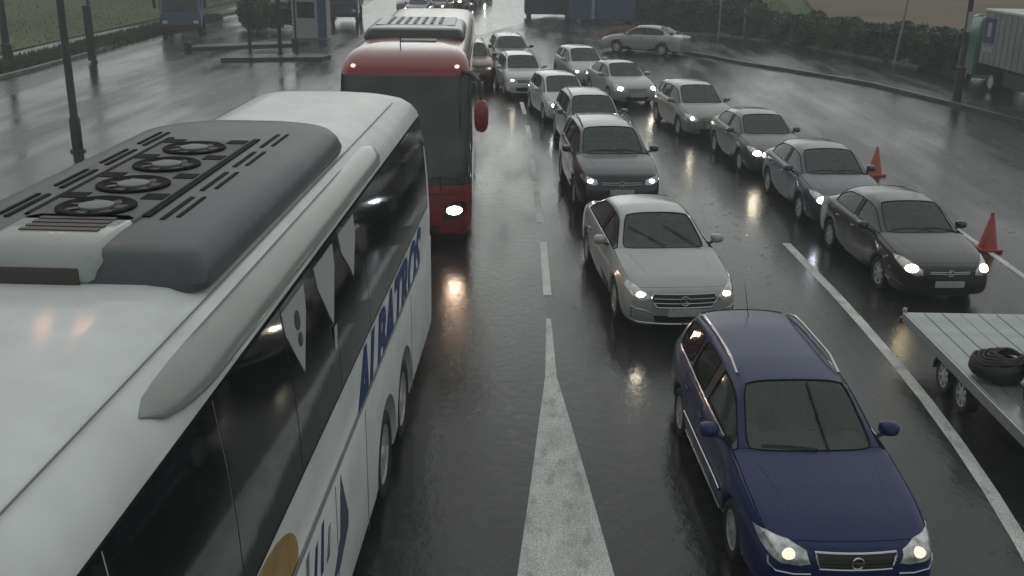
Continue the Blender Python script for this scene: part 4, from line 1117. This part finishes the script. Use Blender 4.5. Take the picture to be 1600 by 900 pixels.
def kerb(pts, wd, h, name, m=KERBD, label=None):
    L_, R_ = [], []
    for i, p in enumerate(pts):
        a = Vector(pts[max(0, i - 1)]); b = Vector(pts[min(len(pts) - 1, i + 1)]); t = (b - a).normalized(); nn = Vector((t.y, -t.x)) * wd / 2
        L_.append(Vector(p) - nn); R_.append(Vector(p) + nn)
    n = len(pts); mb = MB(); vs = [(p.x, p.y, 0) for p in L_] + [(p.x, p.y, h) for p in L_] + [(p.x, p.y, h) for p in R_] + [(p.x, p.y, 0) for p in R_]
    fs = []
    for i in range(n - 1):
        for q in range(3): fs.append((q * n + i, q * n + i + 1, (q + 1) * n + i + 1, (q + 1) * n + i))
    fs += [(0, n, 2 * n, 3 * n), (n - 1, 2 * n - 1, 3 * n - 1, 4 * n - 1)]
    mb.add(vs, fs); me = mb.mesh(name); b = bmesh.new(); b.from_mesh(me); bmesh.ops.recalc_face_normals(b, faces=b.faces); b.to_mesh(me); b.free()
    o = link(name, me, m); o['kind'] = 'structure'; return o
kerb([(7.6, 58.5), (9.3, 55.2), (10.42, 52.6), (12.3, 49.6), (14.6, 45.3), (15.9, 40.4), (16.9, 35.8), (17.6, 30)], .28, .13, 'kerb')
kerb([(8.6, 68.5), (12, 68.2), (15.3, 63), (19, 52)], .35, .14, 'kerb', CONC)
# islands on the left
def island(pts, h=.15, top=CONC):
    o = sheet('traffic_island', pts, h, top, thick=h); return o
island([(-14.8, 50.2), (-10.2, 51.3), (-9.9, 52.2), (-10.6, 52.9), (-14.9, 52.0)], .16, KERBD)
island([(-17.7, 54.7), (-13.0, 57.6), (-12.4, 59.2), (-13.6, 59.0), (-17.9, 56.2)], .16, KERBD)
kerb([(-21.9, 40), (-21.8, 46), (-21.9, 52), (-22.4, 60), (-22.7, 75)], .25, .14, 'kerb', CONC)

# ------------------------------------------------------------------ terrain: grassy slopes either side
def smooth(a, b, x): t = max(0, min(1, (x - a) / (b - a))); return t * t * (3 - 2 * t)
def hR(x, y):
    d = max(0, (y - 70) * .8 + (x - 14) * .5) ; return .05 + .10 * d * smooth(0, 14, d) * smooth(4, 16, x) + .25 * sin(x * .13) * sin(y * .09) * smooth(0, 20, d)
def hL(x, y):
    d = max(0, -(x + 26.5) + max(0, (y - 60)) * .05); return .03 + .12 * d * smooth(0, 12, d) * smooth(-24.5, -27, x) + .2 * sin(x * .2) * sin(y * .12) * smooth(0, 10, d)
def terrain(name, x0, x1, y0, y1, nx, ny, fn, m, zoff=0, warp=None):
    vs = []; fs = []
    for j in range(ny + 1):
        for i in range(nx + 1):
            u, v = i / nx, j / ny; x, y = (warp(u, v) if warp else (lerp(x0, x1, u), lerp(y0, y1, v)))
            vs.append((x, y, min(24, fn(x, y)) + zoff))
    for j in range(ny):
        for i in range(nx): k = j * (nx + 1) + i; fs.append((k, k + 1, k + nx + 2, k + nx + 1))
    mb = MB(); mb.add(vs, fs); o = mb.obj(name, m, None, True, 0); o['kind'] = 'structure'; return o
terrain('hillside', 8, 330, 66, 600, 70, 70, hR, GRASS, warp=lambda u, v: (lerp(lerp(7.5, 19, max(0, 1 - v * 6)), 330, u ** 1.6), lerp(lerp(68, 42, min(1, u * 2.2)), 460, v ** 1.8)))
terrain('grass_bank', -300, -26.4, 30, 600, 50, 60, hL, GRASS, warp=lambda u, v: (lerp(-26.2, -300, u ** 1.7), lerp(20, 460, v ** 1.6)))
terrain('ploughed_field', 0, 0, 0, 0, 40, 30, hR, SOIL, .12, warp=lambda u, v: (lerp(lerp(19.5, 21.5, v), lerp(29, 44, v), u), lerp(62, 100, v)))
strip('path', [(-24.6, 30), (-24.9, 48), (-25.3, 56), (-25.2, 66), (-23.9, 72), (-23.5, 90)], 1.3, CONC, .02)
# dark verge grass: blades as stuff
def blades(name, fn, n, h, m, label):
    vs = []; fs = []
    for _ in range(n):
        x, y, z = fn(); a = random.random() * pi; hh = h * random.uniform(.5, 1.3); wq = .05
        k = len(vs); dx, dy = cos(a) * wq, sin(a) * wq; lx, ly = random.uniform(-.12, .12), random.uniform(-.12, .12)
        vs += [(x - dx, y - dy, z - .02), (x + dx, y + dy, z - .02), (x + lx, y + ly, z + hh)]; fs.append((k, k + 1, k + 2))
    mb = MB(); mb.add(vs, fs); o = mb.obj(name, m); tag(o, label, 'grass', kind='stuff'); return o
blades('verge_grass', lambda: (random.uniform(-24.1, -22.0), random.uniform(38, 76), .0), 14000, .35, LEAF2, 'dark rough grass on the verge between kerb and path')
def gl():
    x = random.uniform(-52, -26.5); y = random.uniform(40, 110); return (x, y, hL(x, y))
blades('meadow_grass', gl, 9000, .10, GRASSY, 'green meadow grass on the bank at upper left')
def gr2():
    x = random.uniform(8, 19); y = random.uniform(72, 110); return (x, y, hR(x, y))
blades('hillside_grass', gr2, 5000, .16, GRASSY, 'yellowish grass on the slope behind the hedge')

# ------------------------------------------------------------------ shrubs and trees
def foliage_mesh(clumps, n, size, seed):
    rnd = random.Random(seed); vs = []; fs = []
    for _ in range(n):
        c = rnd.choice(clumps); cx, cy, cz, rx_, rz_ = c
        while True:
            p = Vector((rnd.uniform(-1, 1), rnd.uniform(-1, 1), rnd.uniform(-1, 1)))
            if .35 < p.length < 1: break
        if rnd.random() < .6: p.normalize(); p *= rnd.uniform(.8, 1.08)
        q = Vector((cx + p.x * rx_, cy + p.y * rx_, cz + p.z * rz_)); s = size * rnd.uniform(.6, 1.4)
        a = Vector((rnd.uniform(-1, 1), rnd.uniform(-1, 1), rnd.uniform(-.6, .6))).normalized(); b = a.cross(Vector((rnd.uniform(-1, 1), rnd.uniform(-1, 1), rnd.uniform(-1, 1)))).normalized()
        k = len(vs); vs += [q - a * s, q - b * s * .5, q + a * s, q + b * s * .5]; fs.append((k, k + 1, k + 2, k + 3))
    me = bpy.data.meshes.new('foliage'); me.from_pydata([tuple(v) for v in vs], [], fs); me.update(); return me
def make_plant(kind, h, r, seed, m, n=2200, trunk=True):
    rnd = random.Random(seed); e = empty(kind)
    cl = []
    for k in range(9):
        a = rnd.uniform(0, 2 * pi); d = rnd.uniform(0, r * .6); z = rnd.uniform(h * .35, h * .82) if trunk else rnd.uniform(h * .25, h * .7)
        cl.append((cos(a) * d, sin(a) * d, z, rnd.uniform(.35, .6) * r, rnd.uniform(.16, .26) * h))
    link('crown', foliage_mesh(cl, n, .11 + .02 * h, seed), m, e)
    t = MB(); t.tube([(0, 0, 0), (.03 * h, 0, h * .3), (0, .03 * h, h * .6), (.02 * h, 0, h * .8)], [.035 * h, .028 * h, .02 * h, .008 * h], 8)
    for c in cl[:6]: t.tube([(0, 0, h * .25), (c[0] * .6, c[1] * .6, c[2] * .75), (c[0], c[1], c[2])], [.018 * h, .012 * h, .005 * h], 6)
    t.obj('trunk', BARK, e, True); return e
PL = [make_plant('shrub', 2.2, 1.3, 11, LEAF, trunk=False), make_plant('shrub', 2.6, 1.5, 12, LEAF2, trunk=False), make_plant('tree', 6.5, 2.3, 13, LEAF), make_plant('tree', 8, 2.8, 14, LEAF2, 3000)]
def put(i, x, y, z, s, label, group):
    o = copy_tree(PL[i]); o.location = (x, y, z); o.scale = (s, s, s * random.uniform(.85, 1.1)); o.rotation_euler = (0, 0, random.uniform(0, 6.28))
    tag(o, label, PL[i].name.split('.')[0], group)
hedge = []
for k in range(25):
    t = k / 24; x = lerp(9.5, 21.2, t) + random.uniform(-.3, .3); y = lerp(74, 47.5, t ** 1.25) + random.uniform(-.4, .4)
    put(k % 2, x, y, hR(x, y) - .1, random.uniform(.95, 1.3) * (1 if t < .35 else .78), 'dark leafy shrub in the hedge along the right edge of the yard', 'shrubs of the hedge behind the yard')
for k in range(18):
    x = lerp(8.8, 20.5, k / 17) + random.uniform(-.3, .3); y = 79 - k * 1.55 + random.uniform(-.5, .5)
    put(k % 2, x, y, hR(x, y) - .1, random.uniform(.95, 1.3) * (1 if k < 7 else .75), 'taller dark shrub in the second row behind the hedge', 'shrubs of the second hedge row')
for k, (x, y, i, s) in enumerate([(3.4, 88, 2, 1.0), (5.6, 92, 2, 1.2), (7.8, 90, 3, 1.0), (10.0, 95, 2, 1.25), (12.8, 92, 3, 1.1), (16, 97, 2, 1.2), (6.6, 106, 3, 1.3), (11, 110, 2, 1.4)]):  # tree belt added, crowns above the frame, to darken reflections in the wet yard
    put(i, x, y, hR(x, y) - .1, s, 'dark tree of the added belt behind the blue containers', 'added trees at the far right of the road')
for k, (x, y, i, s) in enumerate([(-17.0, 66, 1, .8), (-15.9, 67, 0, .9), (-14.9, 68, 1, .85), (-18.2, 68.5, 0, 1.0), (-13.8, 70, 1, .8)]):
    put(i, x, y, 0, s, ['middle low bush of the clump at upper left', 'second largest low bush, right of the middle one at upper left', 'low bush just left of the white booth', 'leftmost bush of the clump, beside the blue lorry', 'low bush behind the white booth at upper left'][k], 'bushes at upper left')
for k, (x, y, i, s) in enumerate([(-25.5, 82, 2, .9), (-22.0, 88, 3, 1.0), (-18.5, 92, 2, 1.0), (-28, 95, 3, 1.2)]):  # treeline added above the frame to darken the left yard's reflections
    put(i, x, y, 0, s, ['dark added tree directly beyond the blue lorry', 'paler added tree right of the blue lorry', 'dark added tree behind the low bushes at upper left', 'large pale added tree on the far grass, leftmost of all'][k], 'added trees at upper left')
for p in PL: rm(p)

# ------------------------------------------------------------------ poles
def lamp_mast(x, y, H_, r, label, arms=True, lit=False, m=POLED, grp='poles on the left'):
    e = empty('lamp_post', (x, y, 0), 0, label, 'lamp post', grp)
    MB().lathe([(r * 1.9, 0), (r * 1.9, .05), (r * 1.35, .06), (r * 1.35, .9), (r, .95), (r * .85, H_ * .6), (r * .6, H_)], n=14).obj('mast', m, e, True, 40)
    for ax in ((-1.1, .45) if arms else ()):
        MB().tube([(0, 0, H_ - .25), (ax * .5, -.2, H_ + .05), (ax, -.4, H_ + .15)], [.06, .05, .045], 8).obj('arm', m, e, True)
        hd = MB().box((ax - .25, -.42, H_ + .16), (.8, .34, .14), ch=.04).obj('lamp_head', m, e)
        MB().box((ax - .25, -.42, H_ + .07), (.6, .26, .05), ch=.015).obj('lamp_bulb', SODIUM if lit else mat('dull_lens', (.4, .4, .38), .3), hd)
    return e
lamp_mast(-12.65, 28.66, 13.9, .11, 'tall dark lamp mast beside the white coach, nearest pole on the left', True, True)
lamp_mast(-23.9, 48.0, 9, .17, 'thick dark post at the far left edge of the picture', False)
p3 = lamp_mast(-20.36, 49.0, 9, .09, 'dark post carrying a slim control box, right of the tall lamp mast', False)
MB().box((-.02, -.14, 1.35), (.34, .22, 2.5), ch=.03).obj('control_box', POLED, p3)
for i, (x, y, r) in enumerate(((-13.96, 52.5, .085), (-12.39, 52.2, .10), (-11.62, 52.3, .05))):
    e = empty('steel_post', (x, y, .16), 0, ['dark steel post standing at the left of the near traffic island', 'thick steel post in the middle of the near traffic island', 'thin post carrying a blue sign at the right end of the near island'][i], 'post', 'posts on the traffic islands')
    MB().lathe([(r * 1.8, 0), (r * 1.8, .04), (r, .05), (r, 5)], n=12).obj('pole', POLED, e, True, 40)
    if i == 2: MB().box((0, -.07, 3.35), (.9, .05, 1.1), ch=.01).obj('sign_board', mat('blue_sign', (.03, .05, .13), .4), e)
bol = MB().lathe([(.20, 0), (.20, .45), (.15, .5), (.0001, .52)], n=16).obj('bollard', POLED, None, True, 40); bol.location = (-12.7, 57.0, .0); tag(bol, 'short dark bollard between the two traffic islands', 'bollard', 'bollards')
b2 = bol.copy(); col.objects.link(b2); b2.location = (-17.6, 54.2, 0); tag(b2, 'short dark bollard at the left tip of the far traffic island', 'bollard', 'bollards')
e = empty('signal_post', (16.55, 41.1, 0), 0, 'tall dark pole in front of the green truck at upper right', 'pole')
MB().lathe([(.17, 0), (.17, 1.3), (.10, 1.35), (.09, 9)], n=16).obj('mast', POLED, e, True, 40)
MB().box((0, -.14, 3.0), (.16, .05, .75), ch=.01).obj('reflector_plate', mat('pale_plate', (.4, .42, .4), .4), e)
for i, (x, y, h_) in enumerate(((11.6, 66.8, 2.3), (13.0, 66.0, 1.9), (18.0, 53.0, 4.2), (9.3, 73.5, 7))):
    e = empty('white_post', (x, y, 0), 0, ['pale post at the left end of the pale kerb', 'pale reddish post standing by the pale kerb', 'leaning pale post in the hedge left of the green truck', 'tall pale lamp pole right of the blue containers'][i], 'post', 'pale posts along the hedge')
    MB().tube([(0, 0, 0), (.12 * (i == 2) * 3, 0, h_)], .06, 8).obj('pole', mat('pale_post', (.25, .25, .24), .6), e, True)
    MB().box((.36 if i == 2 else 0, -.05, h_ - .2), (.16, .12, .3), ch=.02).obj('cap', mat('pale_post', (.3, .3, .3), .6), e)

# ------------------------------------------------------------------ background vehicles and huts
def container(name, x, y, rz, dims, m, label, cat, ribs=14, wheels=False, z0=.25, grp=None):
    e = empty(name, (x, y, 0), rz, label, cat, grp); a, b, c = dims
    MB().box((0, 0, z0 + c / 2), (a - .06, b - .06, c), ch=.02).obj('wall', m, e)
    rib = MB().box((0, 0, 0), (a / ribs * .45, .06, c - .16)).mesh('rib'); rib.materials.append(m)
    for s_ in (-1, 1):
        for k in range(ribs):
            r_ = bpy.data.objects.new('rib', rib); col.objects.link(r_); r_.parent = e; r_.location = (lerp(-a / 2 + .15, a / 2 - .15, k / (ribs - 1)), s_ * (b / 2 - .03), z0 + c / 2)
    f_ = MB()
    for s_ in (-1, 1):
        for t_ in (-1, 1): f_.box((s_ * (a / 2 - .05), t_ * (b / 2 - .05), z0 + c / 2), (.12, .12, c + .02))
        f_.box((0, s_ * (b / 2 - .03), z0 + c - .05), (a, .10, .12)); f_.box((0, s_ * (b / 2 - .03), z0 + .06), (a, .10, .12))
    f_.obj('frame', m, e)
    for s_ in (-1, 1):
        for t_ in (-1, 1): MB().box((s_ * (a / 2 - .3), t_ * (b / 2 - .2), z0 / 2), (.3, .3, z0)).obj('foot', DARKMETAL, e)
    return e
CB = mat('container_blue', (.03, .07, .16), .45, var=.2); CR = mat('container_maroon', (.10, .02, .03), .5, var=.2); CN = mat('container_navy', (.03, .035, .09), .5, var=.2)
container('shipping_container', 5.0, 78.2, .02, (4.6, 2.3, 1.6), CB, 'low blue container right of the queue with a pale post', 'container', grp='containers beyond the yard')
container('shipping_container', 5.9, 81.6, .02, (4.6, 2.4, 2.5), CR, 'dark maroon container behind the low blue one', 'container', grp='containers beyond the yard')
container('shipping_container', 1.2, 82.2, .04, (3.6, 2.4, 2.5), CN, 'navy container left of the maroon container', 'container', grp='containers beyond the yard')
pp = MB().box((0, 0, 1.1), (.22, .1, 1.7), ch=.02).obj('marker_board', mat('pale_blue', (.2, .35, .45), .5)); pp.location = (4.3, 76.7, 0); tag(pp, 'pale blue upright marker board in front of the low blue container', 'board')
MB().box((0, 0, .15), (.4, .3, .3)).obj('foot', DARKMETAL, pp)
# heap of reddish soil behind the crossing car
hm = MB(); vs = []; fs = []; nx, ny = 24, 8
for j in range(ny + 1):
    for i in range(nx + 1):
        u, v = i / nx, j / ny; vs.append((lerp(-2.2, 2.2, u), lerp(-.8, .8, v), (sin(pi * u) * sin(pi * v)) ** .7 * (.55 + .25 * random.random())))
for j in range(ny):
    for i in range(nx): k = j * (nx + 1) + i; fs.append((k, k + 1, k + nx + 2, k + nx + 1))
hm.add(vs, fs); ho = hm.obj('soil_heap', mat('red_soil', (.11, .055, .035), .9, var=.3), None, True, 0); ho.location = (6.0, 66.5, 0); tag(ho, 'low heap of reddish soil behind the crossing silver saloon', 'soil heap')
# left huts / trucks
def box_truck(x, y, rz, mc, mb_, label, L_=6.0, H_=3.1, W_=2.3, grp=None, cabc=None, z0=.9):
    e = empty('lorry', (x, y, 0), rz, label, 'lorry', grp)
    # local: cab faces -y
    MB().box((0, L_ / 2 + .9, z0 + (H_ - z0) / 2), (W_, L_ - 1.8, H_ - z0), ch=.04).obj('cargo_box', mb_, e)
    cb = bmesh.new()
    prof = [(-.0, .5), (-.03, 1.25), (.25, 2.15), (.45, H_ * .78), (1.75, H_ * .78), (1.75, .5)]
    rs = []
    for s_, k in ((-1, .93), (-.94, 1), (.94, 1), (1, .93)):
        cy = .9; cz = 1.3; rs.append([cb.verts.new((s_ * (W_ / 2 - .04), cy + (yy - cy) * k, cz + (z_ - cz) * k)) for yy, z_ in prof])
    for a, b in zip(rs, rs[1:]):
        for i in range(6): cb.faces.new((a[i], a[(i + 1) % 6], b[(i + 1) % 6], b[i]))
    cb.faces.new(rs[0]); cb.faces.new(rs[-1]); bmesh.ops.recalc_face_normals(cb, faces=cb.faces)
    me = bpy.data.meshes.new('cab'); cb.to_mesh(me); cb.free(); cab = link('cab', me, mc, e)
    MB().add or None
    wm_ = MB(); wm_.add([(-W_ * .42, -.035, 1.32), (W_ * .42, -.035, 1.32), (W_ * .38, .235, 2.18), (-W_ * .38, .235, 2.18)], [(0, 1, 2, 3)]); wm_.obj('windscreen', BUSGLASS, e)
    for s_ in (-1, 1):
        MB().box((s_ * (W_ / 2 - .035), .95, 1.75), (.02, .9, .65), ch=.008).obj('side_window', BUSGLASS, e)
        h_ = MB().box((s_ * W_ * .36, -.03, .78), (.3, .06, .18), ch=.02).obj('headlight', LENS, e)
        MB().tube([(s_ * W_ / 2, .35, 2.1), (s_ * (W_ / 2 + .2), .25, 2.05)], .025, 6).box((s_ * (W_ / 2 + .22), .25, 1.8), (.18, .08, .5), ch=.02).obj('wing_mirror', BLACKP, e)
    MB().box((0, L_ / 2 + .4, .72), (.9, L_ - 1, .3)).obj('chassis', DARKMETAL, e)
    MB().box((0, -.04, .5), (W_ - .1, .14, .3), ch=.03).obj('bumper', BLACKP, e)
    for yy in (1.1, L_ - 1.3):
        for s_ in (-1, 1): add_wheel(e, s_ * (W_ / 2 - .18), yy, .42, .26, 10, s_)
    return e
box_truck(-20.6, 62.5, .25, mat('lorry_blue', (.05, .09, .17), .45, coat=.5), mat('lorry_teal', (.09, .14, .19), .5), 'blue lorry parked at upper left beyond the verge', 6.5, 3.4, 2.4, 'lorries parked at upper left')
box_truck(-13.2, 74, .1, mat('lorry_violet', (.06, .055, .12), .45, coat=.5), mat('lorry_violet_box', (.08, .08, .15), .5), 'violet-blue lorry behind the bushes at upper left', 6.5, 3.3, 2.4, 'lorries parked at upper left')
def far_car(k, x, y, h, pm, lb, lit, lm=LAMPW): pass
# pale booth with blue corner
e = empty('booth', (-12.9, 62.5, 0), .05, 'small white and blue control booth behind the traffic islands', 'booth')
MB().box((0, 0, 1.3), (2.0, 1.6, 2.5), ch=.03).obj('wall', mat('booth_white', (.34, .36, .36), .5), e)
MB().box((0, 0, 2.68), (2.4, 2.0, .16), ch=.03).obj('roof', DARKMETAL, e)
MB().box((.72, -.80, 1.3), (.5, .06, 2.44)).obj('corner_panel', CB, e)
MB().box((-.2, -.81, 1.65), (1.0, .04, .9), ch=.01).obj('window', BUSGLASS, e)
MB().box((0, 0, .03), (2.2, 1.8, .1)).obj('plinth', CONC, e)

# articulated truck right
te = empty('articulated_lorry', (19.9, 46.7, 0), radians(1), 'green lorry with grey curtain trailer parked at the upper right corner', 'lorry')
te.scale = (.8, .8, .8)
# local: cab faces +y (away), trailer toward -y
GC = mat('green_cab_paint', (.015, .10, .055), .4, coat=.8, var=.15)
def shell(levels_, ys_, rc_): return coach_shell(levels_, ys_, rc_)
cabm, inf, n = coach_shell([(.55, 1.2, -1.1, .95), (.9, 1.24, -1.15, 1.1), (1.7, 1.24, -1.15, 1.1), (2.6, 1.22, -1.15, .9), (3.15, 1.15, -1.1, .6), (3.55, .95, -.95, .2), (3.65, .6, -.6, -.1)], [-1, -.9, -.3, .3, .7, .8], .2)
to_obj(cabm, 'cab', GC, te, 35)
for s_ in (-1, 1):
    MB().box((s_ * 1.235, .35, 2.15), (.04, .85, .7), ch=.01).obj('side_window', BUSGLASS, te)
    MB().box((s_ * 1.42, .95, 2.2), (.12, .1, .7), ch=.03).obj('wing_mirror', GC, te)
MB().box((0, .15, 3.5), (1.9, .9, .25), tilt=Matrix.Rotation(-.2, 3, 'X'), ch=.06).obj('wind_deflector', mat('pale_green', (.20, .32, .26), .4, coat=.5), te)
CUR = mat('grey_curtain', (.22, .235, .24), .5, var=.12, vscale=1)
MB().box((0, -8.4, 2.62), (2.5, 13.4, 2.65), ch=.03).obj('curtain_side', CUR, te)
MB().box((0, -8.4, 4.0), (2.56, 13.5, .14), ch=.03).obj('roof_edge', mat('cream_edge', (.62, .62, .56), .5), te)
MB().box((-1.262, -2.5, 3.0), (.02, 1.3, 1.25), ch=.004).obj('logo_panel', mat('navy_panel', (.03, .035, .13), .4), te)
MB().box((-1.276, -2.5, 3.05), (.012, .45, .7), rz=0, ch=.003).obj('logo_mark', mat('pale_mark', (.3, .32, .4), .4), te)
MB().box((-1.262, -2.6, 2.05), (.02, 1.1, .3), ch=.004).obj('logo_strip', mat('pale_mark', (.4, .4, .4), .4), te)
for k in range(20): MB().box((-1.262, -2.2 - k * .65, 2.6), (.014, .05, 2.5)).obj('curtain_strap', mat('curtain_strap', (.16, .17, .17), .6), te)
MB().box((0, -8.0, 1.12), (1.0, 14, .25)).obj('chassis', DARKMETAL, te)
MB().box((-1.15, -6.8, .8), (.05, 4.2, .7), ch=.01).obj('side_guard', DARKMETAL, te)
MB().box((0, -1.4, 1.0), (1.0, 2.6, .3)).obj('tractor_chassis', DARKMETAL, te)
for yy in (0.1, -3.3, -10.2, -11.5, -12.8):
    for s_ in (-1, 1): add_wheel(te, s_ * 1.05, yy, .50, .30, 10, s_)

# ------------------------------------------------------------------ rain haze
hm_ = bpy.data.materials.new('rain_haze'); hm_.use_nodes = True; n_ = hm_.node_tree.nodes; n_.remove(n_['Principled BSDF'])
pv = n_.new('ShaderNodeVolumePrincipled'); pv.inputs['Color'].default_value = (.97, 1, .995, 1); pv.inputs['Density'].default_value = .0029
hm_.node_tree.links.new(pv.outputs[0], n_['Material Output'].inputs['Volume'])
hz = MB().box((0, 200, 14), (1000, 640, 30.2)).obj('haze', hm_); hz['kind'] = 'stuff'
